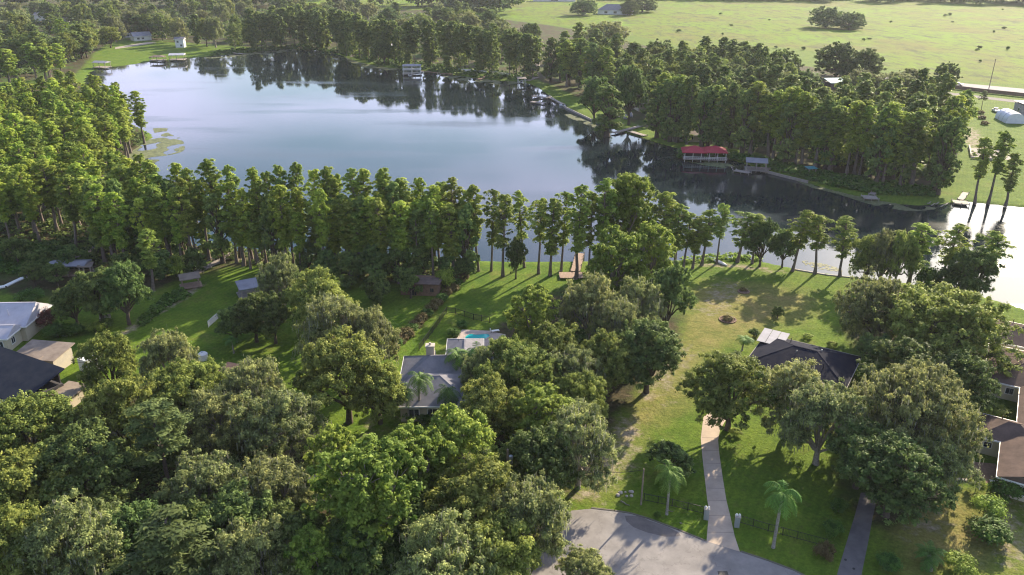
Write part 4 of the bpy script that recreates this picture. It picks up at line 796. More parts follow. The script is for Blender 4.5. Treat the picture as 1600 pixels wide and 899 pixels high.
# shrubs
SH = [('bush', 1551, 832, 2.6, 2.3, 'clipped dark green bush largest on the right lawn'), ('bushy', 1546, 792, 3., 1.9, 'leafy shrub above the clipped dark bush'), ('bushy', 1500, 880, 2.2, 1.7, 'cycad-like shrub at the bottom right beside the pindo palm'), ('bush', 1388, 878, 1.8, 1.3, 'round shrub right of the asphalt driveway'), ('bushy', 1512, 893, 1.4, 1., 'yellow-green shrub at the very bottom edge'), ('bush', 1575, 765, 3., 1.8, 'dark shrub against the wall of the brown-roofed house'), ('bushy', 1527, 756, 2., 1.1, 'banana-like plant beside the patio'),
 ('bush', 47, 463, 3, 2.6, 'rounded dark shrub right above the white metal roof'), ('crape', 62, 497, 4, 2.7, 'purple-red crape shrub beside the white metal-roofed house'), ('bush', 88, 517, 2.6, 2.3, 'clipped round shrub next to the purple-red shrub'), ('dry', 1138, 497, .9, 1., 'dark plant clump in the round mulch bed'), ('dry', 1162, 452, .7, .7, 'small plant in the upper round mulch bed'), ('under', 1216, 486, 3., 1.1, 'small conical tree on the right lawn'), ('bushy', 1215, 528, 1., .9, 'flowering shrub behind the pale panels'), ('bushy', 1300, 538, 1., 1., 'low shrub behind the navy roof'), ('bushy', 1262, 525, .9, .9, 'green shrub at the back eave of the navy roof'), ('bushy', 1150, 675, 1., .9, 'white-flecked shrub at the foot of the driveway oak'),
 ('bush', 1303, 825, 2., 1.1, 'flowering shrub on the left of the asphalt driveway'), ('dry', 1290, 860, 1.8, 1.2, 'brownish shrub by the fence end beside the asphalt driveway'), ('bush', 1312, 790, 2., 1., 'dark shrub up the left of the asphalt driveway'), ('bushy', 1555, 640, 1.2, 2., 'bright bed of leaves below the window of the brown-roofed house'), ('bush', 1178, 520, 1.4, 1., 'rusty-tipped shrub left of the pale panels'), ('bush', 1028, 804, .7, .45, 'spiky agave-like plant at the roadside'), ('bush', 640, 648, 1.6, 1.3, 'shrub under the front wall of the grey-roofed house left of the palm'), ('bush', 662, 652, 1.4, 1.3, 'shrub under the front wall of the grey-roofed house beside the corner palm'), ('bushy', 684, 655, 1.4, 1.2, 'leafy shrub under the front windows of the grey-roofed house'), ('bush', 722, 506, 1.2, 1.1, 'dark shrub at the corner of the pool fence'), ('bush', 708, 520, 1.6, 1.2, 'shrub left of the pool paving'), ('bushy', 148, 512, 2., 1.4, 'light green shrub on the edge of the long side lawn'), ('bush', 165, 505, 2, 1.4, 'rounded shrub beside the garden bench'), ('bush', 118, 515, 2.2, 1.6, 'dark shrub at the foot of the dark trees'), ('bushy', 600, 505, 1.2, 1., 'pale shrub at the left end of the dry hedge')]
for k, u, v, h, r, lb in SH: T(k, u, v, h, r, lb, f=.5)
# the dry hedge between two lawns: a row of shrubs
for i in range(15):
    t = i/14; u = 722-(722-612)*t; v = 434+(545-434)*t; T(['dry', 'bush', 'dry'][i % 3], u, v, rng.uniform(1.2, 1.8), rng.uniform(1.1, 1.6), ORD[i]+' shrub of the brownish hedge counted from its lake end', 'shrubs of the brownish hedge', f=.4)
for i in range(26):   # dark bushes dotting the pasture
    u, v = rng.uniform(1000, 1590), rng.uniform(14, 100)
    if 1240 < u < 1370 and v < 60: continue
    T('bush', u, v, rng.uniform(1., 2.4), rng.uniform(.8, 2.), 'small dark bush dotting the open pasture', 'dark bushes dotting the pasture', f=.5)

# ------------------------------------------------------------------ lily pads
def pads(label, px, n, size, seed, cols='bush', holes=1.2):
    q = np.random.default_rng(seed); c = scatter_fast(chaikin(poly(px, -.28), 2), n, q); c = c[(smooth_noise(c, 14, seed) > -.5+holes*.3)]
    k = len(c); a = np.linspace(0, 2*math.pi, 7)[:-1]; s = size*q.uniform(.6, 1.3, k)
    V = np.zeros((k, 6, 3)); V[:, :, 0] = c[:, 0:1]+np.cos(a)*s[:, None]; V[:, :, 1] = c[:, 1:2]+np.sin(a)*s[:, None]; V[:, :, 2] = -.285+.02*q.random((k, 1))
    o = bpy.data.objects.new('lily_pads', quads_mesh('lily_pads', V, q.random(k), M['pads'], 6)); COL.objects.link(o); return tag(o, label, 'lily pads', kind='stuff')
M['pads'] = leafmat('lily_pad_leaves', (.1, .12, .06), (.2, .22, .11), .1)
pads('pale lily pads floating off the left wooded point', [(236, 196), (262, 198), (258, 208), (284, 216), (290, 236), (262, 243), (232, 246), (205, 256), (196, 242), (228, 222), (246, 212)], 5200, .45, 1)
pads('yellowish pads close to the wooded point', [(192, 254), (235, 232), (256, 244), (240, 256), (205, 262)], 2600, .45, 2)
pads('green pad fringe off the far bank', [(540, 88), (560, 95), (640, 107), (618, 110), (585, 110), (562, 103), (545, 96)], 2600, .7, 3)
pads('pad fringe below the white seawall fence', [(690, 118), (760, 121), (830, 128), (800, 133), (760, 131), (700, 123)], 2200, .6, 4)
pads('pad fringe along the sunlit far bank', [(885, 176), (930, 195), (960, 206), (950, 208), (905, 190), (880, 180)], 900, .5, 5)
pads('pad mat below the small docks on the right far bank', [(1240, 275), (1300, 293), (1370, 312), (1440, 322), (1470, 326), (1420, 331), (1360, 320), (1310, 303), (1255, 290)], 4200, .4, 6, holes=.1)
pads('pad mat in front of the red-roofed boathouse', [(1066, 246), (1100, 250), (1150, 258), (1140, 264), (1100, 258), (1070, 252)], 900, .4, 7)
pads('scattered pads off the near lawn shore', [(1250, 405), (1330, 410), (1400, 425), (1400, 434), (1330, 427), (1260, 418)], 500, .3, 8)
pads('pad fringe at the bank of the far sunlit lawn', [(320, 86), (400, 82), (470, 75), (475, 79), (400, 87), (320, 93)], 1600, .7, 9)

# ------------------------------------------------------------------ buildings
def loc2(p, rz, x, y): return (p[0]+x*math.cos(rz)-y*math.sin(rz), p[1]+x*math.sin(rz)+y*math.cos(rz))
def roof_mb(w, d, z, h, kind='hip', ox=0, oy=0, over=.5, mb=None):
    mb = mb or MB(); W2, D2 = w/2+over, d/2+over; sw = d > w
    if sw: W2, D2 = D2, W2
    e = W2 if kind == 'gable' else max(.1, W2-D2)
    v = [(-W2, -D2, z), (W2, -D2, z), (W2, D2, z), (-W2, D2, z), (-e, 0, z+h), (e, 0, z+h)]
    if kind == 'shed': v = [(-W2, -D2, z), (W2, -D2, z), (W2, D2, z+h), (-W2, D2, z+h)]; f = [(0, 1, 2, 3)]; v += [(a, b, c-.15) for a, b, c in v]; f += [(7, 6, 5, 4), (0, 4, 5, 1), (1, 5, 6, 2), (2, 6, 7, 3), (3, 7, 4, 0)]
    else:
        v += [(a, b, z-.18) for a, b, _ in v[:4]]; f = [(0, 1, 5, 4), (1, 2, 5), (2, 3, 4, 5), (3, 0, 4), (9, 8, 7, 6), (0, 6, 7, 1), (1, 7, 8, 2), (2, 8, 9, 3), (3, 9, 6, 0)]
    if sw: v = [(-b, a, c) for a, b, c in v]
    return mb.add([(a+ox, b+oy, c) for a, b, c in v], f)
def window(par, x, y, z, w, h, rz=0., frame='white', door=False):
    """a window on a wall facing local -Y turned by rz"""
    c, s = math.cos(rz), math.sin(rz); o = lambda dx, dy: (x+dx*c-dy*s, y+dx*s+dy*c)
    f = MB(); t = .09
    for dx, dz, ww, hh in ((0, h/2+t/2, w+2*t, t), (0, -h/2-t/2, w+2*t, t), (-w/2-t/2, 0, t, h), (w/2+t/2, 0, t, h), (0, 0, .05, h)):
        f.box((*o(dx, -.035), z+dz), (ww, .08, hh), rz)
    fo = f.build('door' if door else 'window', M[frame], par); MB().box((*o(0, -.012), z), (w-.01, .03, h-.01), rz).build('pane', M['glass'], fo); return fo
def house(name, label, cat, p, rz, blocks, roofm, wallm, wins=(), chimney=None, fascia='white', over=.5):
    t_ = thing(name, label, cat, (p[0], p[1], 0), rz); wl = MB(); rf = MB(); fs = MB()
    for i, (ox, oy, w, d, wh, rh, k) in enumerate(blocks):
        wl.box((ox, oy, (wh-.2)/2-.1+i*.003), (w-i*.008, d-i*.008, wh+.1))
        roof_mb(w, d, wh+.12+i*.004, rh, k, ox, oy, over, rf)
        if k != 'shed':
            W2, D2 = w/2+over, d/2+over
            for a, b, ww, dd in ((0, -D2-.03, w+2*over+.12, .06), (0, D2+.03, w+2*over+.12, .06), (-W2-.03, 0, .06, d+2*over), (W2+.03, 0, .06, d+2*over)): fs.box((ox+a, oy+b, wh+.03+i*.004), (ww, dd, .24))
            if k == 'gable':
                if w >= d: pts2 = [(-w/2, -d/2), (-w/2, d/2)]; 
                sx = w/2-.02; g_ = MB()
                if w >= d:
                    for sg in (-1, 1): wl.add([(ox+sg*sx, oy-d/2, wh-.1), (ox+sg*sx, oy+d/2, wh-.1), (ox+sg*sx, oy, wh+rh*.88), (ox+sg*(sx-.1), oy-d/2, wh-.1), (ox+sg*(sx-.1), oy+d/2, wh-.1), (ox+sg*(sx-.1), oy, wh+rh*.88)], [(0, 1, 2), (5, 4, 3), (0, 3, 4, 1), (1, 4, 5, 2), (2, 5, 3, 0)])
                else:
                    sy = d/2-.02
                    for sg in (-1, 1): wl.add([(ox-w/2, oy+sg*sy, wh-.1), (ox+w/2, oy+sg*sy, wh-.1), (ox, oy+sg*sy, wh+rh*.88), (ox-w/2, oy+sg*(sy-.1), wh-.1), (ox+w/2, oy+sg*(sy-.1), wh-.1), (ox, oy+sg*(sy-.1), wh+rh*.88)], [(0, 1, 2), (5, 4, 3), (0, 3, 4, 1), (1, 4, 5, 2), (2, 5, 3, 0)])
    wo = wl.build('wall', M[wallm], t_); ro = rf.build('roof', M[roofm], t_); rc = MB()
    for i, (ox, oy, w, d, wh, rh, k) in enumerate(blocks):
        if k == 'shed': continue
        zt = wh+.12+i*.004+rh; a, b = w/2+over, d/2+over; ax = 0 if w >= d else 1; ln_ = (a if ax == 0 else b) if k == 'gable' else max(.3, abs(a-b))
        if k == 'gable' and d > w: ln_ = b
        rc.box((ox, oy, zt-.02), (2*ln_, .24, .07) if ax == 0 else (.24, 2*ln_, .07))
        if k == 'hip':
            for sx in (-1, 1):
                for sy in (-1, 1):
                    e = (ox+sx*(a-b), oy) if ax == 0 else (ox, oy+sy*(b-a)); rc.tube([(ox+sx*a, oy+sy*b, wh+.14), (e[0], e[1], zt-.01)], .035, 4)
        for q_2 in ((.25, -.3), (-.2, .25)):
            x2, y2 = ox+q_2[0]*w, oy+q_2[1]*d; zz = wh+rh*.35; rc.tube([(x2, y2, zz), (x2, y2, zz+rh*.45+.35)], .07, 6)
    if rc.v: rc.build('ridge_cap', M[roofm], ro)
    if fs.v: fs.build('gutter', M[fascia], ro)
    for w_ in wins: window(t_, *w_)
    if chimney:
        x, y, w, d, z = chimney; c = MB().box((x, y, z/2+1), (w, d, z-2)).build('chimney', M['stone'], ro); MB().box((x, y, z+.08), (w+.2, d+.2, .16)).build('chimney_cap', M['stone'], t_) if False else None
        m = MB(); m.box((x, y, z+.08), (w+.22, d+.22, .16)); m.tube([(x, y, z+.16), (x, y, z+.55)], .17, 8); m.build('chimney_pot', M['stone'], ro)
    return t_
def cen(pts_, z): q = np.array([P(u, v, z)[:2] for u, v in pts_]); return q.mean(0)
def ang(a, b, z=0): p, q = P(*a, z), P(*b, z); return math.atan2(q[1]-p[1], q[0]-p[0])

# centre grey-roofed house: origin at its front left eave corner
rz = .03; p0 = P(619, 638, 2.7)
house('grey_roofed_house', 'grey-roofed house with a chimney beside the swimming pool', 'house', p0[:2], rz,
      [(8.2, 11., 16., 8.4, 2.7, 2.6, 'hip'), (5.6, 5.2, 10.2, 9.2, 2.7, 2.3, 'hip'), (9.6, 16.6, 5.2, 9., 2.7, 1.5, 'hip'), (14., 7.5, 7, 8, 2.7, 1.7, 'hip')], 'grey_roof', 'beige',
      [(2.5, .6, 1.5, 1.4, 1.2), (5.2, .6, 1.5, 1.4, 1.2), (8.5, .6, 1.5, 1.2, 1.2), (.5, 4, 1.5, 1.4, 1.2, -math.pi/2)], (4.3, 12.2, 1.25, 1., 6.5))
# navy-roofed house on the right
pa, pb = P(1197, 523, 2.8), P(1346, 559, 2.8); rz = math.atan2(pb[1]-pa[1], pb[0]-pa[0]); ln = np.linalg.norm((pb-pa)[:2]); dp = 12.
c = loc2(pa, rz, ln/2, -dp/2)
th_ = house('navy_roofed_house', 'house with a dark navy hip roof at the top of the concrete driveway', 'house', c, rz, [(0, 0, ln-1, dp-1, 2.8, 2.1, 'hip')], 'navy_roof', 'cream', [(ln/2-.5, 0, 1.5, 1.6, 1.2, math.pi/2), (2, -dp/2+.5, 1.5, 1.6, 1.2), (5, -dp/2+.5, 1.5, 1.6, 1.2)], fascia='stone')
m = MB()
for i in range(3): m.box((-ln/2+.3+i*1.45, dp/2-2.3, 3.75), (1.38, 4.6, .07), 0, .1)
m.build('patio_cover', M['lilac_roof'], th_)
m = MB(); m.tube([(2.4, .8, 4.4), (2.4, .8, 5.1)], .09, 6); m.tube([(-1, -1.2, 4.2), (-1, -1.2, 4.9)], .07, 6); m.build('vent_pipe', M['grey_metal'], th_)
# brown-roofed house at the right edge
A_ = P(1557, 745, 2.8)
house('brown_roofed_house', 'long brown-roofed cream house at the right edge', 'house', A_[:2], -.56,
      [(5., 5.2, 9., 9.4, 2.7, 1.9, 'gable'), (1.2, 12.4, 7., 5.8, 2.7, 1.6, 'hip'), (5., 21, 5.6, 14, 2.7, 1.3, 'hip'), (2., 34., 9.4, 13, 2.7, 2., 'hip'), (1.5, 47.5, 8.5, 9, 2.7, 1.9, 'hip')], 'brown_roof', 'cream',
      [(-1.3, 9.5, 1.6, .9, .8), (-1.6, 27.5, 1.6, 1.3, 1.2), (.6, 27.5, 1.6, 1., 1.), (3, .5, 1.5, 1.4, 1.2), (6.5, .5, 1.5, 1.4, 1.2)])
# white metal-roofed cottage, left edge
A_ = P(2, 500, 3.2); rz = ang((0, 510), (45, 512), 2.6)
house('white_cottage', 'pale cottage with a white standing-seam metal roof at the left edge', 'house', P(18, 510, 2.7)[:2], rz+.12, [(-4., 3.8, 13, 8.5, 2.9, 2.6, 'gable'), (-3.2, -2.4, 9.6, 4.8, 2.7, 1.3, 'gable')], 'white_roof', 'cream',
      [(.4, -4.8, 1.5, 1.0, 1.1), (-1.2, -4.8, 1.5, .8, 1.1), (-3.4, -4.8, 1.5, 1.2, 1.2), (1.6, -3, 1.5, 1., 1.1, math.pi/2)])
# dark blue gabled house with the tan roofed extension
pa, pb = P(0, 541, 5.3), P(101, 576, 5.3); rz = math.atan2(pb[1]-pa[1], pb[0]-pa[0]); c = loc2(pb, rz, -9., -3.9)
house('dark_blue_house', 'long house with a dark slate-blue roof slope at the left edge', 'house', c, rz, [(0, 0, 17, 6.8, 3, 2.2, 'shed')], 'slate_roof', 'dark_wall', [(x, -3.4, 2., 1.6, .7) for x in (-2.2, .2, 2.6, 5.)])
MB().box((0, 3.1, 4.05), (16.9, .2, 2.)).build('rear_wall', M['dark_wall'], bpy.data.objects['dark_blue_house'])
house('tan_roofed_garage', 'low building with a faded tan sheet roof behind the slate-blue house', 'garage', P(66, 547, 3.1)[:2], rz+.32, [(0, 0, 7., 4.6, 2.7, .5, 'shed'), (-3.6, -3.6, 9., 3., 2.5, .4, 'shed')], 'tan_roof', 'beige', [(2, -2.6, 1.3, 1.2, 1.1)])
house('sandy_outbuilding', 'small sandy-walled building just right of the slate-blue roof', 'shed', P(108, 612, 2.)[:2], rz+.3, [(0, 0, 2.4, 3.6, 2., .3, 'shed')], 'tan_roof', 'beige', [(0, -2.5, 1.1, .8, 1.)])
house('rusty_shed', 'small shed with an orange-brown rusty roof among the oaks', 'shed', P(362, 577, 2.6)[:2], -.35, [(0, 0, 3.2, 2.4, 2.2, .35, 'shed')], 'rust_roof', 'dark_wall', [(0, -2, 1.2, .9, .8)])
house('hidden_house', 'pale house mostly hidden under the grey-green oaks', 'house', P(424, 626, 3)[:2], -.9, [(0, 0, 6, 3.6, 2.4, 1., 'gable')], 'tan_roof', 'cream', [(0, -3, 1.5, 1.2, 1.1)])
house('hidden_garage', 'white-fronted outbuilding glimpsed under the oaks beside the side lawn', 'shed', P(408, 655, 2)[:2], -.7, [(0, 0, 5, 3.5, 2.4, .5, 'shed')], 'grey_roof', 'white', [(0, -1.75, 1.2, .9, .9)])
house('brown_shed', 'brown flat-roofed shed at the foot of the near cypress belt', 'shed', P(658, 438, 2.4)[:2], -.1, [(0, 0, 7.6, 4.6, 2.6, -.35, 'shed')], 'shed_roof', 'wood_brown', [(2.6, -2.3, 1.3, .7, .8, 0, 'wood_brown'), (-1, -2.3, 1., .9, 1.9, 0, 'wood_brown', True)], over=.4)
def pavilion(name, label, cat, p, rz, w, d, h, roofm, rh=.5, kind='shed', deck=True, rail=False, postm='wood', floor2=False, deckm='wood'):
    t_ = thing(name, label, cat, (p[0], p[1], 0), rz); 
    rf = roof_mb(w, d, h, rh, kind, 0, 0, .3).build('roof', M[roofm], t_)
    for x in ([-.48, 0, .48] if w > 5 else [-.46, .46]):
        for y in (-.46, .46): MB().box((x*w, y*d, (h-.7)/2), (.2, .2, h+.55+(rh*.3 if y > 0 and kind == 'shed' else 0))).build('post', M[postm], t_)
    if deck: MB().box((0, 0, .35), (w+.8, d+.6, .14)).build('deck', M[deckm], t_)
    if floor2: MB().box((0, 0, h*.55), (w+.3, d+.3, .2)).build('upper_floor', M['white'], t_)
    if rail:
        m = MB(); zz = [1.3]+([h*.55+1] if floor2 else [])
        for z in zz:
            for y in (-1, 1): m.box((0, y*d*.5, z), (w, .07, .1)); m.box((0, y*d*.5, z-.4), (w, .05, .06))
            for x in (-1, 1): m.box((x*w*.5, 0, z), (.07, d, .1))
            k = int(w/.6)
            for i in range(k+1): m.box((-w/2+i*w/k, -d*.5, z-.45), (.06, .06, .9))
        m.build('railing', M['white'], t_)
    return t_
def dock(name, label, pts_, wds, m='wood', cat='dock', z=.3, rail=False, posts=True):
    """a run of decking along pixel points, its planks and its piles"""
    q = [P(u, v, z)[:2] for u, v in pts_]; c = q[0]; t_ = thing(name, label, cat, (c[0], c[1], 0)); k = 0; mp = MB(); wds = wds if hasattr(wds, '__len__') else [wds]*(len(q)-1)
    for i, (a, b, w) in enumerate(zip(q, q[1:], wds)):
        d = b-a; ln = np.linalg.norm(d); an = math.atan2(d[1], d[0]); n = max(2, int(ln/.3))
        for j in range(n): e = a+d*(j+.5)/n-c; mp.box((e[0], e[1], z+i*.012), (ln/n*.92, w, .07), an)
        nn = np.array([-d[1], d[0]])/max(ln, .1)
        for s in (-1, 1):
            e0 = (a+b)/2-c+nn*s*w*.42; mp.box((e0[0], e0[1], z-.12), (ln, .1, .14), an)
        if posts:
            for j in range(max(2, int(ln/3))+1):
                for s in (-1, 1):
                    if k > 40: break
                    e = a+d*j/max(2, int(ln/3))-c+nn*s*w*.5; MB().tube([(e[0], e[1], -1.6), (e[0], e[1], z+(.9 if rail else .35))], .1, 6).build('pile', M['wood'], t_); k += 1
        if rail:
            for s in (-1, 1): e = (a+b)/2-c+nn*s*w*.5; mp.box((e[0], e[1], z+.85), (ln, .06, .08), an)
    mp.build('decking', M[m], t_); return t_
A0 = lambda u, v, z=0: P(u, v, z)[:2]
# near-side shore structures
pavilion('garden_shelter', 'pale roofed shelter among dark round trees on the left', 'shelter', A0(108, 411, 2.6), .05, 7.2, 3.2, 2.6, 'lilac_roof', .4, 'gable', deckm='wood_pink')
pavilion('garden_shelter', 'small tan shelter end at the right of the pale roofed shelter', 'shelter', A0(134, 417, 2.), .3, 2.2, 2.6, 2.4, 'tan_roof', .3)
dock('boardwalk', 'white boardwalk crossing the left garden to the shore', [(-20, 452), (8, 447), (40, 432)], 1.1, 'white', 'boardwalk', .25, posts=False)
dock('boardwalk', 'pale boardwalk running back from the pale shelter into the wood', [(122, 402), (138, 392), (158, 384)], 1.2, 'wood', 'boardwalk')
dock('boardwalk', 'pale boardwalk leading from the small pavilion to the lake', [(300, 430), (325, 416), (352, 403), (356, 396)], 1.5, 'wood', 'boardwalk', rail=True)
pavilion('shore_pavilion', 'small tan-roofed pavilion at the head of the long side lawn', 'shelter', A0(296, 433, 2.2), .45, 3.4, 2.4, 2.3, 'tan_roof', .3, postm='wood_pink', deckm='wood_pink')
pavilion('open_carport', 'pale sheet roof between the long lawn and the olive oak', 'shelter', A0(398, 443, 2.4), .5, 6.2, 3.6, 2.4, 'lilac_roof', .4)
def fence(name, label, px, h, step, m, style='rail', cat='fence', closed=False, z0=0.):
    q = [P(u, v)[:2] for u, v in px]; c = q[0]; t_ = thing(name, label, cat, (c[0], c[1], 0)); r_ = MB(); k = 0
    for a, b in zip(q, q[1:]):
        d = b-a; ln = np.linalg.norm(d); an = math.atan2(d[1], d[0]); mid = (a+b)/2-c
        if style == 'panel': r_.box((mid[0], mid[1], h/2+.05), (ln, .06, h-.1), an)
        else:
            for z in (h*.95, h*.15)+((h*.55,) if style == 'rail3' else ()): r_.box((mid[0], mid[1], z), (ln, .05, .06 if style != 'rail3' else .14), an)
            if style == 'rail':
                n2 = max(2, int(ln/.16))
                for i in range(n2): e = a+d*(i+.5)/n2-c; r_.box((e[0], e[1], h*.52), (.025, .025, h*.85), an)
        n = max(1, round(ln/step))
        for i in range(n+1):
            if k > 60: break
            e = a+d*i/n-c; MB().box((e[0], e[1], h/2), (.07, .07, h+.08), an).build('post', M[m], t_); k += 1
    r_.build('panel' if style == 'panel' else 'rails', M[m], t_); return t_
fence('white_fence', 'short white panel fence beside the dark leafy tree in the lawn', [(326, 512), (346, 494)], 1.3, 2.2, 'white', 'panel')
fence('black_fence', 'black metal fence dividing the sunny lawn above the grey roof', [(655, 548), (676, 520), (698, 489), (712, 491), (740, 500), (765, 505)], 1.25, 2.2, 'black_metal')
fence('black_fence', 'black metal fence left of the gate pillars behind the roadside palm', [(1006, 783), (1050, 792), (1099, 804)], 1.2, 2.2, 'black_metal')
fence('black_fence', 'black metal fence right of the gate pillars across the front lawn', [(1153, 817), (1200, 831), (1245, 843), (1290, 855)], 1.2, 2.2, 'black_metal')
fence('white_fence', 'white fence left of the two on the far bank seawall', [(714, 111), (760, 115)], 1.3, 3, 'white', 'panel')
fence('white_fence', 'white fence right of the two on the far bank seawall', [(766, 115), (798, 119)], 1.3, 3, 'white', 'rail3')
fence('dark_fence', 'dark plank fence along the country road', [(1478, 138), (1535, 145), (1600, 152), (1640, 156)], 1.8, 4, 'wood_brown', 'panel')
def retaining(px, label, m='stone', h=.4):
    q = [P(u, v)[:2] for u, v in px]; r_ = MB(); c = q[0]
    for a, b in zip(q, q[1:]): d = b-a; e = (a+b)/2-c; r_.box((e[0], e[1], h/2-.3), (np.linalg.norm(d)+.2, .3, h+.6), math.atan2(d[1], d[0]))
    o = r_.build('seawall', M[m]); o.location = (c[0], c[1], 0); return tag(o, label, 'seawall')
retaining([(858, 150), (885, 169), (925, 188), (955, 201)], 'low pale seawall edging the sunlit far bank')
retaining([(1240, 421), (1290, 429.5), (1350, 436), (1400, 442)], 'thin pale edging where the near lawn meets the water', 'stone', .15)
retaining([(1190, 267), (1225, 276), (1262, 285)], 'grey seawall on the shaded far bank', 'wood', .5)
# lake deck on the near side
t_ = dock('lake_deck', 'pinkish wooden lake deck with a ramp between cypress trunks', [(874, 430), (918, 430)], 3.2, 'wood_pink', 'deck', .4)
dock('deck_walkway', 'pinkish walkway running from the lake deck out to the water', [(899, 424), (904, 405), (906, 396)], 2., 'wood_pink', 'dock', .45)
# red-roofed boathouse
p = A0(1100, 249); t_ = thing('red_roofed_boathouse', 'boathouse on stilts with a bright red double metal roof', 'boathouse', (p[0], p[1], 0), -.12)
for ox, w, nm in ((-3.4, 6.6, 'left'), (3.2, 6.2, 'right')):
    roof_mb(w, 5.8, 2.9+(.2 if ox > 0 else 0), 1.5, 'hip', ox, 0, .7).build('roof', M['red_roof'], t_)
for i in range(6):
    for y in (-2.7, 2.7): MB().box((-6.5+i*2.6, y, .9), (.16, .16, 3.9)).build('post', M['white'], t_)
MB().box((0, 0, .55), (13.8, 6.6, .18)).build('deck', M['wood'], t_)
m = MB(); 
for z in (1.5, 1.05): m.box((0, -3.2, z), (13.6, .08, .1))
for i in range(22): m.box((-6.8+i*.648, -3.2, 1.05), (.07, .07, .9))
m.build('railing', M['white'], t_); MB().box((-3, 1.5, 1.8), (6., 2.4, 2.3)).build('storage_room', M['dark_wall'], t_)
dock('boathouse_walkway', 'curved dark walkway right of the red-roofed boathouse', [(1132, 249), (1142, 240), (1150, 244)], 1.4, 'wood_brown')
pavilion('covered_dock', 'covered dock with a flat pale blue-grey roof right of the red one', 'boathouse', A0(1181, 266), -.25, 6., 4.6, 3., 'lilac_roof', .25)
dock('dock', 'grey floating dock left of the flat pale blue-grey roof', [(1148, 266), (1172, 270)], 2.2)
dock('dock', 'short walkway from the flat-roofed covered dock to the bank', [(1186, 266), (1210, 262)], 1.5)
dock('dock', 'weathered square dock with walkway in the pad mat', [(1348, 308), (1371, 309)], 3.4); dock('dock', 'weathered walkway behind the square dock in the pad mat', [(1362, 304), (1374, 292)], 1.6)
dock('dock', 'bright pale T-shaped dock head in the glaring water', [(1489, 315), (1513, 317)], 3.2, 'stone'); dock('dock', 'pale walkway of the T-shaped dock reaching the mown bank', [(1501, 312), (1509, 301)], 1.6, 'stone')
dock('dock', 'small green and white dock under the dark leafy far tree', [(1266, 272), (1270, 262)], 1.8, 'white')
pavilion('boat_lift', 'little green-framed boat lift on the shaded far bank', 'boat lift', A0(1266, 272), .2, 2.4, 2, 2, 'bush_g' if 'bush_g' in M else 'teal', .1, deck=False)
dock('dock', 'long low dock beside the covered watercraft on the far bank', [(950, 196), (972, 193)], 2.); dock('dock', 'slanting grey dock at the shaded far bank', [(958, 208), (978, 203), (1000, 197)], 2.); dock('dock', 'dock angled right of the slanting grey one', [(984, 205), (1008, 212)], 2.2)
dock('dock', 'upper platform of the doubled dock off the sunlit bank', [(833, 150), (858, 153)], 2.4); dock('dock', 'lower platform of the doubled dock off the sunlit bank', [(830, 159), (852, 161)], 2.2); dock('dock', 'walkway tying the doubled dock to the bank', [(856, 151), (868, 157), (880, 163)], 1.4)
dock('dock', 'pale platform beside the far boat lift', [(824, 126), (838, 121)], 2.6); dock('dock', 'brown pier from the two-storey boathouse to the seawall', [(658, 111), (685, 114), (706, 116)], 1.4, 'wood_brown'); dock('dock', 'brown pier through the pads below the white fence', [(748, 124), (768, 116)], 2., 'wood_brown')
dock('dock', 'grey dock with rails on the farthest bank', [(548, 88), (566, 88)], 3.4, rail=True); dock('dock', 'thin pale pier on the far bank left of the deep shade', [(358, 80), (366, 83), (380, 84)], 1.6, 'stone')
pavilion('two_storey_boathouse', 'white two-storey boathouse standing in the far water', 'boathouse', A0(644, 116), .05, 9.4, 6, 4.7, 'lilac_roof', .6, 'hip', True, True, 'white', True)
pavilion('boathouse', 'boathouse with the palest roof by the far sunlit lawn', 'boathouse', A0(278, 94), .15, 8.2, 6, 3.2, 'white_roof', .8, 'gable', rail=False)
pavilion('boathouse', 'low dark-roofed boathouse left of the palest roof', 'boathouse', A0(247, 95), .1, 8., 5, 2.4, 'shed_roof', .8, 'hip')
pavilion('boathouse', 'blue-grey roofed boathouse at the corner of the left shore wood', 'boathouse', A0(160, 106), -.2, 7.6, 5, 3., 'slate_blue' if 'slate_blue' in M else 'lilac_roof', .8, 'gable')
house('far_house', 'white tall narrow house between trunks on the far sunlit lawn', 'house', A0(283, 74), .1, [(0, 0, 5.5, 5, 5.4, 1.2, 'gable')], 'grey_roof', 'white', [(-1, -2.5, 3.8, 1.2, 1.2), (1, -2.5, 1.4, 1.2, 1.2)])
house('far_house', 'pale blue-grey gabled house behind the far sunlit lawn', 'house', A0(221, 63), .7, [(0, 0, 12, 8, 3, 2.6, 'gable')], 'lilac_roof', 'white', [(0, -4, 1.6, 1.6, 1.2), (-3, -4, 1.6, 1.6, 1.2)])
house('far_house', 'dark-roofed house left of the pale blue-grey one', 'house', A0(203, 58), .1, [(0, 0, 12, 8, 3, 2., 'hip')], 'navy_roof', 'white', [(0, -4, 1.6, 2.6, 1.2)])
house('far_house', 'white house corner high in the top left woods', 'house', A0(66, 32), .1, [(0, 0, 9, 8, 5, 2., 'gable')], 'grey_roof', 'white', [(0, -4, 3.4, 1.6, 1.4)])
house('far_house', 'pale house showing through trees in the top left woods', 'house', A0(98, 34), -.1, [(0, 0, 12, 8, 3.5, 2., 'gable')], 'lilac_roof', 'white', [(0, -4, 2, 1.6, 1.4)])
house('lake_house', 'white tall lake house with a porch on the far bank', 'house', A0(600, 86), -.3, [(0, 0, 9, 7, 7, 1.8, 'gable'), (-6.2, 0, 5, 5, 6.4, 1., 'hip')], 'grey_roof', 'white', [(-2, -3.5, 5, 1.6, 1.8), (2, -3.5, 5, 1.6, 1.8), (-2, -3.5, 1.6, 1.6, 1.8), (2, -3.5, 1.6, 1.6, 1.8)])
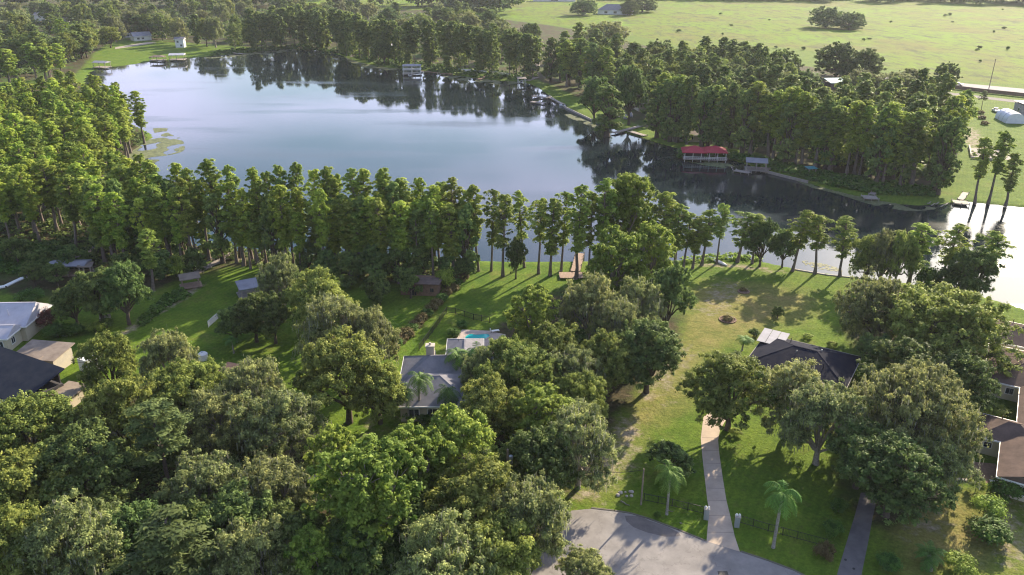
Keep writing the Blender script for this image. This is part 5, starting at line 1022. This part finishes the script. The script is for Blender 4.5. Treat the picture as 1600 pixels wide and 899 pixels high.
house('boat_shed', 'cream boat shed with a dark opening on the far bank', 'shed', A0(833, 110), -.2, [(0, 0, 5.6, 5, 2.6, .7, 'gable')], 'tan_roof', 'cream', [(1.3, -2.5, 1.2, 1.8, 1.8)])
house('far_bank_house', 'tan-roofed low house behind the red-roofed boathouse', 'house', A0(1078, 219), -.1, [(0, 0, 13, 6, 2.4, .9, 'hip')], 'tan_roof', 'beige', [(-4, -3.5, 1.5, 1.4, 1.1), (0, -3.5, 1.5, 1.4, 1.1)])
house('far_bank_house', 'sunlit tan house top above the covered watercraft', 'house', A0(1008, 172), .2, [(0, 0, 8, 6, 3.2, 1.5, 'gable')], 'tan_roof', 'beige', [(0, -3, 1.6, 1.4, 1.2)])
house('teal_roofed_shed', 'teal-roofed building under the darkest oak', 'shed', A0(1311, 138), .1, [(0, 0, 12, 7, 3, 1.2, 'shed')], 'teal', 'dark_wall', [(0, -3.5, 1.5, 1.6, 1.2)])
house('farmhouse', 'grey-roofed farmhouse between oaks in the pasture', 'house', A0(962, 22), -.2, [(0, 0, 34, 16, 4, 5, 'hip')], 'grey_roof', 'white', [(-9, -8, 2, 3, 2), (0, -8, 2, 3, 2), (8, -8, 2, 3, 2)])
house('farm_building', 'low white farm building on the top edge', 'shed', A0(866, 2), 0, [(0, 0, 50, 14, 5, 3, 'gable')], 'tan_roof', 'white', [(0, -7, 2.4, 8, 3)])
house('white_roofed_workshop', 'white-roofed workshop cut by the right edge beside the dome', 'shed', A0(1606, 180), -.12, [(0, 0, 8, 9, 4.6, .4, 'shed')], 'white_roof', 'lilac_roof', [(-4, 0, 2, 1.6, 1.6, -math.pi/2)])
# dome tent
p = A0(1577, 189); t_ = thing('dome_tent', 'white canvas arched tent beside the workshop', 'tent', (p[0], p[1], 0), -.15); m = MB(); n = 14; w, d, h = 3.5, 5.4, 4.
for y in (-d, -d*.33, d*.33, d):
    k = 1. if abs(y) < d*.9 else .98
    m.v += [(w*k*math.cos(math.pi*i/n), y, h*k*math.sin(math.pi*i/n)**.8) for i in range(n+1)]
for j in range(3): m.f += [(j*(n+1)+i, j*(n+1)+i+1, (j+1)*(n+1)+i+1, (j+1)*(n+1)+i) for i in range(n)]
m.f += [tuple(range(n+1)), tuple(reversed(range(3*(n+1), 4*(n+1))))]; m.build('canvas', M['tent'], t_)
m = MB()
for y in (-d-.03, -d*.33, d*.33): m.tube([(w*1.015*math.cos(math.pi*i/n), y, h*1.015*math.sin(math.pi*i/n)**.8) for i in range(n+1)], .05, 5)
m.build('hoops', M['grey_metal'], t_)
# vehicles
def car(label, p, rz, m, L_=4.6, Wd=1.85, pickup=False, cat='car'):
    t_ = thing('parked_car' if pickup is None else ('pickup_truck' if pickup else 'car'), label, cat, (p[0], p[1], 0), rz)
    def loft(prof, y0, taper=0):
        b = MB(); n = len(prof); v = [(x, -y0+(taper if z > .95 else 0), z) for x, z in prof]+[(x, y0-(taper if z > .95 else 0), z) for x, z in prof]
        return b.add(v, [tuple(range(n)), tuple(reversed(range(n, 2*n)))]+[(i, n+i, n+(i+1) % n, (i+1) % n) for i in range(n)])
    h = L_/2
    body = [(-h, .35), (-h, .75), (-h*.93, .92), (-h*.45, .98), (h*.5, .98), (h*.93, .85), (h, .7), (h, .35)]
    loft(body, Wd/2).build('body', m, t_)
    cab = [(-h*.1, .985), (h*.0, 1.5), (h*.35, 1.5), (h*.55, .985)] if pickup else [(-h*.8, .985), (-h*.6, 1.42), (h*.2, 1.45), (h*.5, .985)]
    cb2 = loft(cab, Wd/2-.06, .16).build('cabin', M['glass'], t_); x0, x1 = cab[1][0]-.02, cab[2][0]+.02
    MB().box(((x0+x1)/2, 0, cab[1][1]+.03), (x1-x0, Wd-.5, .07)).build('roof_panel', m, t_)
    for x in (-h*.62, h*.62):
        for y in (-1, 1):
            w_ = MB().tube([(x, y*(Wd/2-.2), .34), (x, y*(Wd/2+.02), .34)], .34, 14).build('wheel', M['tyre'], t_); MB().tube([(x, y*(Wd/2+.0), .34), (x, y*(Wd/2+.04), .34)], .19, 10).build('rim', M['grey_metal'], w_)
    for y in (-1, 1): MB().box((h-.02, y*Wd*.36, .72), (.08, .34, .14)).build('headlight', M['glass'], t_); MB().box((-h+.0, y*Wd*.38, .75), (.07, .28, .14)).build('tail_light', M['red_roof'], t_)
    return t_
car('white car driving on the country road beside the dark round oak', A0(1496, 133.5), ang((1490, 132), (1600, 143)), M['white'], 4.8)
car('white pickup truck parked on the grass left of the dome tent', A0(1556, 175), 1.35, M['white'], 5.2, 1.95, True, 'truck')
# utility poles
def pole(name, label, ut, vt, vb, r=.13, arm=False, can=False, m='pole_wood'):
    p, h = upright(ut, vt, vb); t_ = thing(name, label, 'pole', p); MB().tube([(0, 0, -.3), (0, 0, h*.5), (0, 0, h)], [r*1.25, r*1.1, r*.85], 8).build('shaft', M[m], t_)
    if arm: MB().box((0, 0, h-.5), (2.2, .1, .12), .4).build('crossarm', M[m], t_)
    if can: MB().tube([(.4, -.1, h-1.9), (.4, -.1, h-.9)], .25, 10).build('transformer', M['grey_metal'], t_)
    return p, h
pole('utility_pole', 'taller leaning-looking pole between the road and the pasture', 1556, 92, 139, .16, True); pole('utility_pole', 'pale pole at the left end of the country road', 1467, 114, 160, .2)
p1, h1 = pole('utility_pole', 'thin grey pole at the roadside left of the queen palm', 1006, 733, 789, .1)
p2, h2 = pole('utility_pole', 'pole with a grey transformer can among the dark grove trees', 793, 702, 800, .14, False, True)
a = np.array([p2[0], p2[1], h2-.8]); b_ = np.array([p1[0], p1[1], h1-.15]); m = MB(); m.tube([a+(b_-a)*t-np.array([0, 0, 1.3*4*t*(1-t)]) for t in np.linspace(0, 1, 14)], .03, 4)
tag(m.build('overhead_wire', M['black_metal']), 'sagging wire between the transformer pole and the roadside pole', 'wire')
# gate pillars
def pillar(label, u, v):
    p = A0(u, v); t_ = thing('gate_pillar', label, 'gate pillar', (p[0], p[1], 0), -.2, 'gate pillars of the concrete driveway'); MB().box((0, 0, .75), (.58, .5, 1.5)).build('column', M['grey_metal'], t_); MB().box((0, 0, 1.55), (.7, .6, .1)).build('cap', M['stone'], t_)
    for x in (-.17, .17): MB().tube([(x, 0, 1.6), (x, 0, 1.66), (x, 0, 1.86), (x, 0, 1.98)], [.07, .12, .14, .03], 8).build('lantern', M['white'], t_)
pillar('stone gate pillar left of the concrete driveway', 1103, 811); pillar('stone gate pillar right of the concrete driveway', 1151, 823)
# pool
pp = poly([(722, 515), (765, 517), (790, 523), (782, 545), (760, 560), (716, 552), (706, 535)], .06)
t_ = thing('swimming_pool', 'swimming pool with pinkish paving behind the grey-roofed house', 'pool', (*pp.mean(0), 0))
MB().prism([tuple(a-pp.mean(0)) for a in pp], -.05, .06).build('paving', M['tile'], t_)
wp = chaikin(poly([(724, 527), (734, 521), (745, 523), (762, 521), (768, 525), (758, 531), (742, 534), (728, 536)], .07), 2); MB().prism([tuple(a-pp.mean(0)) for a in wp], .05, .075).build('pool_water', M['pool'], t_)
cop = MB(); nn = len(wp)
for i in range(nn):
    a, b = wp[i]-pp.mean(0), wp[(i+1) % nn]-pp.mean(0); d = b-a; cop.box(((a+b)[0]/2, (a+b)[1]/2, .085), (np.linalg.norm(d)+.06, .3, .06), math.atan2(d[1], d[0]))
cop.build('coping', M['stone'], t_)
def sun_lounger(u, v, rz, label):
    p = A0(u, v, .1); t_ = thing('sun_lounger', label, 'lounger', (p[0], p[1], .07), rz); MB().box((.25, 0, .3), (1.4, .62, .06)).build('seat', M['white'], t_); MB().box((-.68, 0, .5), (.06, .6, .6)).build('backrest', M['white'], t_)
    for x in (-.4, .85):
        for y in (-.27, .27): MB().box((x, y, .14), (.05, .05, .28)).build('leg', M['white'], t_)
sun_lounger(772, 519, .3, 'white sun lounger on the pinkish pool paving')
# small things
def simple(name, label, cat, p, rz, pieces):
    t_ = thing(name, label, cat, (p[0], p[1], 0), rz)
    for nm, mk, mm in pieces: mk.build(nm, M[mm], t_)
    return t_
p = A0(1124, 411); hull = MB(); n = 12
for i in range(n+1):
    t = i/n; w = .48*math.sin(math.pi*min(max(t, .02), .98))**.7; z = .42*math.sin(math.pi*min(max(t, .06), .94))**.5
    hull.v += [((t-.5)*4.6, w*math.cos(math.pi*k/6), .1+z*math.sin(math.pi*k/6)) for k in range(7)]
for i in range(n): hull.f += [(i*7+k, i*7+k+1, (i+1)*7+k+1, (i+1)*7+k) for k in range(6)]
hull.f += [tuple(range(7)), tuple(reversed(range(n*7, n*7+7))), ] 
kl = MB().box((0, 0, .53), (3.6, .05, .05))
simple('canoe', 'white canoe lying upside down on the lawn by the shore', 'canoe', p, -1.0, [('hull', hull, 'plastic'), ('keel', kl, 'grey_metal')])
for u, v, r_, lb in [(1137, 500, 1.5, 'round mulch bed edged in stone in the middle of the lot'), (1162, 456, 1.1, 'smaller round mulch bed nearer the lake')]:
    p = A0(u, v); ed = MB()
    for i in range(16): a = i*math.pi/8; ed.box((r_*math.cos(a), r_*math.sin(a), .06), (.24, r_*.36, .18), a)
    ds = MB().prism([(r_*.95*math.cos(i*math.pi/8), r_*.95*math.sin(i*math.pi/8)) for i in range(16)], -.02, .05); simple('mulch_bed', lb, 'garden bed', p, 0, [('edging', ed, 'wood_brown'), ('mulch', ds, 'mulch')])
def boat(u, v, rz, label, m='plastic', L_=5., name='motor_boat', z=-.25):
    p = A0(u, v); t_ = thing(name, label, 'boat', (p[0], p[1], z), rz); h = MB(); n = 8
    for i in range(n+1):
        t = i/n; w = L_*.19*(1-max(0, t-.5)**2*3.9); hh = .5+.25*t; h.v += [((t-.5)*L_, s*w*k, z_) for s, k, z_ in ((-1, .55, 0), (-1, 1, hh), (-1, .85, hh), (-1, .5, .3), (1, .5, .3), (1, .85, hh), (1, 1, hh), (1, .55, 0))]
    for i in range(n): h.f += [(i*8+k, i*8+(k+1) % 8, (i+1)*8+(k+1) % 8, (i+1)*8+k) for k in range(8)]
    h.f += [tuple(range(8)), tuple(reversed(range(n*8, n*8+8)))]; h.build('hull', M[m], t_); MB().box((-.1*L_, 0, .6), (.5, .9, .5)).build('console', M['glass'], t_); MB().box((-.54*L_, 0, .55), (.35, .35, .7)).build('outboard_motor', M['black_metal'], t_)
t_ = pavilion('boat_lift', 'open boat lift holding a white boat on the far bank', 'boat lift', A0(815, 130), .1, 4, 5, 2.6, 'wood', .1, deck=False, postm='white'); boat(815, 130, 1.4, 'white boat hanging in the open far boat lift', z=.4)
boat(879, 165, 2.4, 'small white boat tied at the sunlit bank seawall', L_=3.6); boat(932, 192, 2.7, 'white skiff among sticks at the end of the sunlit bank', L_=4.); boat(642, 117, 1.5, 'white boat under the two-storey boathouse', L_=5.5)
for u, v, lb in [(965, 184, 'grey-blue covered watercraft leftmost of the three on the bank'), (977, 186, 'blue covered watercraft in the middle of the three on the bank'), (986, 183, 'pale covered watercraft rightmost of the three on the bank')]:
    p = A0(u, v); c_ = MB(); n = 8
    for i in range(n+1):
        t = i/n; w = .75*math.sin(math.pi*(.08+.84*t))**.6; z = 1.5*math.sin(math.pi*(.1+.75*t))
        c_.v += [((t-.5)*3.4, w*math.cos(math.pi*k/6), .35+z*math.sin(math.pi*k/6)) for k in range(7)]
    for i in range(n): c_.f += [(i*7+k, i*7+k+1, (i+1)*7+k+1, (i+1)*7+k) for k in range(6)]
    c_.f += [tuple(range(7)), tuple(reversed(range(n*7, n*7+7)))]; tr_ = MB().box((0, 0, .28), (3.6, 1.2, .12)); wh = MB().tube([(-.3, -.75, .3), (-.3, .75, .3)], .28, 10); simple('covered_watercraft', lb, 'watercraft', p, rng.uniform(.8, 1.6), [('cover', c_, 'lilac_roof'), ('trailer', tr_, 'grey_metal'), ('wheel', wh, 'tyre')])
# camper seen through the olive oak
p = A0(160, 573); bd = MB().box((0, 0, 1.65), (6.4, 2.3, 2.3)); bd.box((3.3, 0, 1.3), (.5, 2., 1.4)); wn = MB().box((0, -1.17, 2.), (1.2, .04, .6)); wn.box((-2., -1.17, 2.), (.9, .04, .6)); wh = MB().tube([(-.5, -1.1, .36), (-.5, 1.1, .36)], .36, 12); ac = MB().box((.4, 0, 2.93), (1., .8, .25)); fr = MB().box((3.9, 0, .5), (1.6, .12, .12))
simple('camper_trailer', 'white camper trailer showing through the olive oak', 'trailer', p, 1.1, [('body', bd, 'white'), ('window', wn, 'glass'), ('wheel', wh, 'tyre'), ('roof_unit', ac, 'plastic'), ('drawbar', fr, 'black_metal')])
p = A0(318, 562); simple('water_tank', 'small white tank between the oaks and the shaded lawn', 'tank', p, 0, [('barrel', MB().tube([(0, 0, 0), (0, 0, .1), (0, 0, 1.1), (0, 0, 1.35), (0, 0, 1.45)], [.75, .8, .8, .5, .15], 14), 'white'), ('lid', MB().tube([(0, 0, 1.44), (0, 0, 1.52)], .22, 10), 'grey_metal')])
p = A0(165, 500); t_ = simple('garden_bench', 'grey garden bench beside the shrubs of the long side lawn', 'bench', p, .3, [('seat', MB().box((0, 0, .45), (2., .5, .07)), 'wood'), ('backrest', MB().box((0, .26, .75), (2., .06, .45)), 'wood')]+[('leg', MB().box((x, y, .21), (.08, .08, .42)), 'wood') for x in (-.9, .9) for y in (-.2, .2)])
p = A0(1396, 543); t_ = simple('garden_table', 'white garden table between the live oaks by the navy roof', 'table', p, .3, [('tabletop', MB().prism([(.8*math.cos(i*math.pi/6), .8*math.sin(i*math.pi/6)) for i in range(12)], .7, .76), 'white'), ('pedestal', MB().tube([(0, 0, 0), (0, 0, .1), (0, 0, .7)], [.35, .07, .07], 8), 'white')])
for i, (u, v) in enumerate([(1389, 544), (1403, 546)]):
    simple('garden_chair', ['white garden chair left of the garden table', 'white garden chair right of the garden table'][i], 'chair', A0(u, v), i*2.2, [('seat', MB().box((0, 0, .43), (.5, .5, .05)), 'white'), ('backrest', MB().box((0, .24, .7), (.5, .05, .5)), 'white')]+[('leg', MB().box((x, y, .2), (.05, .05, .4)), 'white') for x in (-.2, .2) for y in (-.2, .2)])
p = A0(804, 893); simple('wheelie_bin', 'blue bin tucked under the oak at the bottom edge', 'bin', p, .4, [('body', MB().add([(-.25, -.28, .1), (.25, -.28, .1), (.25, .28, .1), (-.25, .28, .1), (-.32, -.36, 1.05), (.32, -.36, 1.05), (.32, .36, 1.05), (-.32, .36, 1.05)], [(3, 2, 1, 0), (4, 5, 6, 7), (0, 1, 5, 4), (1, 2, 6, 5), (2, 3, 7, 6), (3, 0, 4, 7)]), 'blue'), ('lid', MB().box((0, .0, 1.1), (.7, .8, .07)), 'blue'), ('wheel', MB().tube([(-.3, .3, .12), (.3, .3, .12)], .12, 10), 'tyre')])
p = A0(1130, 897); b = MB().prism([(x*.55, y*.4) for x, y in ((-1, -1), (1, -1), (1, 1), (-1, 1))], .013, .03); tag(b.build('drain_cover', M['black_metal']), 'dark drain cover in the road at the bottom edge', 'drain cover').location = (p[0], p[1], 0)
for u, v, lb in [(1321, 875, 'larger dark cover on the asphalt driveway'), (1334, 889, 'smaller dark cover on the asphalt driveway')]:
    p = A0(u, v); b = MB().tube([(0, 0, .016), (0, 0, .04)], .16, 10); tag(b.build('drain_cover', M['black_metal']), lb, 'drain cover').location = (p[0], p[1], 0)
def log_(label, a, b, r_=.1, name='fallen_branch', m='bark_pale'):
    A, B = P(*a, r_), P(*b, r_); md = (A+B)/2; mb = MB(); q = np.random.default_rng(int(a[0])); mb.tube([(A-md)*1.+np.array([0, 0, r_]), (A-md)*.3+q.normal(0, .1, 3)*[1, 1, 0]+[0, 0, r_], (B-md)*.4+q.normal(0, .1, 3)*[1, 1, 0]+[0, 0, r_], (B-md)+np.array([0, 0, r_])], [r_, r_*.9, r_*.7, r_*.4], 6); o = mb.build(name, M[m]); o.location = (md[0], md[1], 0); return tag(o, label, 'log')
log_('pale fallen branch in the grass above the turning circle', (970, 783), (984, 790)); log_('thin branch beside the fence in the verge', (1040, 796), (1052, 799), .07); log_('pale stick lying on the roadside verge', (1062, 817), (1068, 819), .06); log_('bare branch across the top of the vacant lot grove', (936, 531), (960, 531), .14)
q = np.random.default_rng(44)
for i in range(9):
    p = A0(q.uniform(965, 988), q.uniform(768, 776)); r_ = q.uniform(.12, .3); b = MB(); n = 7
    b.tube([(0, 0, 0), (0, 0, r_*.5), (0, 0, r_*.9)], [r_, r_*.95, r_*.4], n); o = b.build('rock', M['stone']); o.location = (p[0], p[1], 0); tag(o, 'grey rock in the small heap above the turning circle', 'rock', 'rocks heaped above the turning circle')
# patio beside the brown-roofed house
t_ = simple('patio', 'dark patio with pale slabs beside the brown-roofed house', 'patio', A0(1525, 738), -.15, [('paving', MB().box((0, 0, .03), (6.5, 4.6, .1)), 'wood_brown'), ('slab', MB().box((1.9, -2., .095), (1.7, .8, .05)), 'white'), ('edging', MB().box((-2.3, -2.15, .1), (1.8, .4, .16)), 'stone')])
# foundation site on the far right
for i, (a, b, lb) in enumerate([((1514, 230), (1517, 246), 'pale block wall on the left of the foundation site'), ((1517, 248), (1560, 252), 'low block wall at the front of the foundation site'), ((1545, 232), (1572, 236), 'low block wall at the back of the foundation site')]):
    A, B = P(*a), P(*b); md = (A+B)/2; d = B-A; o = MB().box((0, 0, .4), (np.linalg.norm(d), .4, .8), math.atan2(d[1], d[0])).build('block_wall', M['stone']); o.location = (md[0], md[1], 0); tag(o, lb, 'low wall')
sheet('building_pad', poly([(1512, 231), (1575, 235), (1580, 250), (1520, 250)], .05), .05, M['gravel'])
for i, (u, v) in enumerate([(1449, 318), (1455, 321), (1462, 319), (1470, 323), (1476, 320)]):
    log_('broken pier timber sticking out of the pads', (u, v), (u+6, v-3), .16, 'pier_timber', 'wood')['group'] = 'broken pier timbers'
T('dry', 1535, 183, 1.4, 1.6, 'left end bush of the low hedge beside the white pickup', f=.5); T('dry', 1532, 175, 1.4, 1.6, 'upper bush of the low hedge beside the white pickup', f=.5); T('dry', 1539, 192, 1.4, 1.6, 'lower bush of the low hedge beside the white pickup', f=.5)
U('pine', 1540, 142, 172, 1.6, 'thin young tree between the road and the white pickup')

# ------------------------------------------------------------------ air
hz = bpy.data.materials.new('haze_air'); hz.use_nodes = True; n = hz.node_tree.nodes; l = hz.node_tree.links; n.remove(n['Principled BSDF'])
v = n.new('ShaderNodeVolumePrincipled'); v.inputs['Density'].default_value = .000065; v.inputs['Color'].default_value = (.86, .91, 1, 1); v.inputs['Anisotropy'].default_value = .25
l.new(v.outputs[0], n['Material Output'].inputs['Volume']); hz.cycles.homogeneous_volume = True if hasattr(hz.cycles, 'homogeneous_volume') else None
b = MB(); b.box((0, 5600, 36.5), (18400, 17600, 79)); o = b.build('haze', hz); o['kind'] = 'stuff'
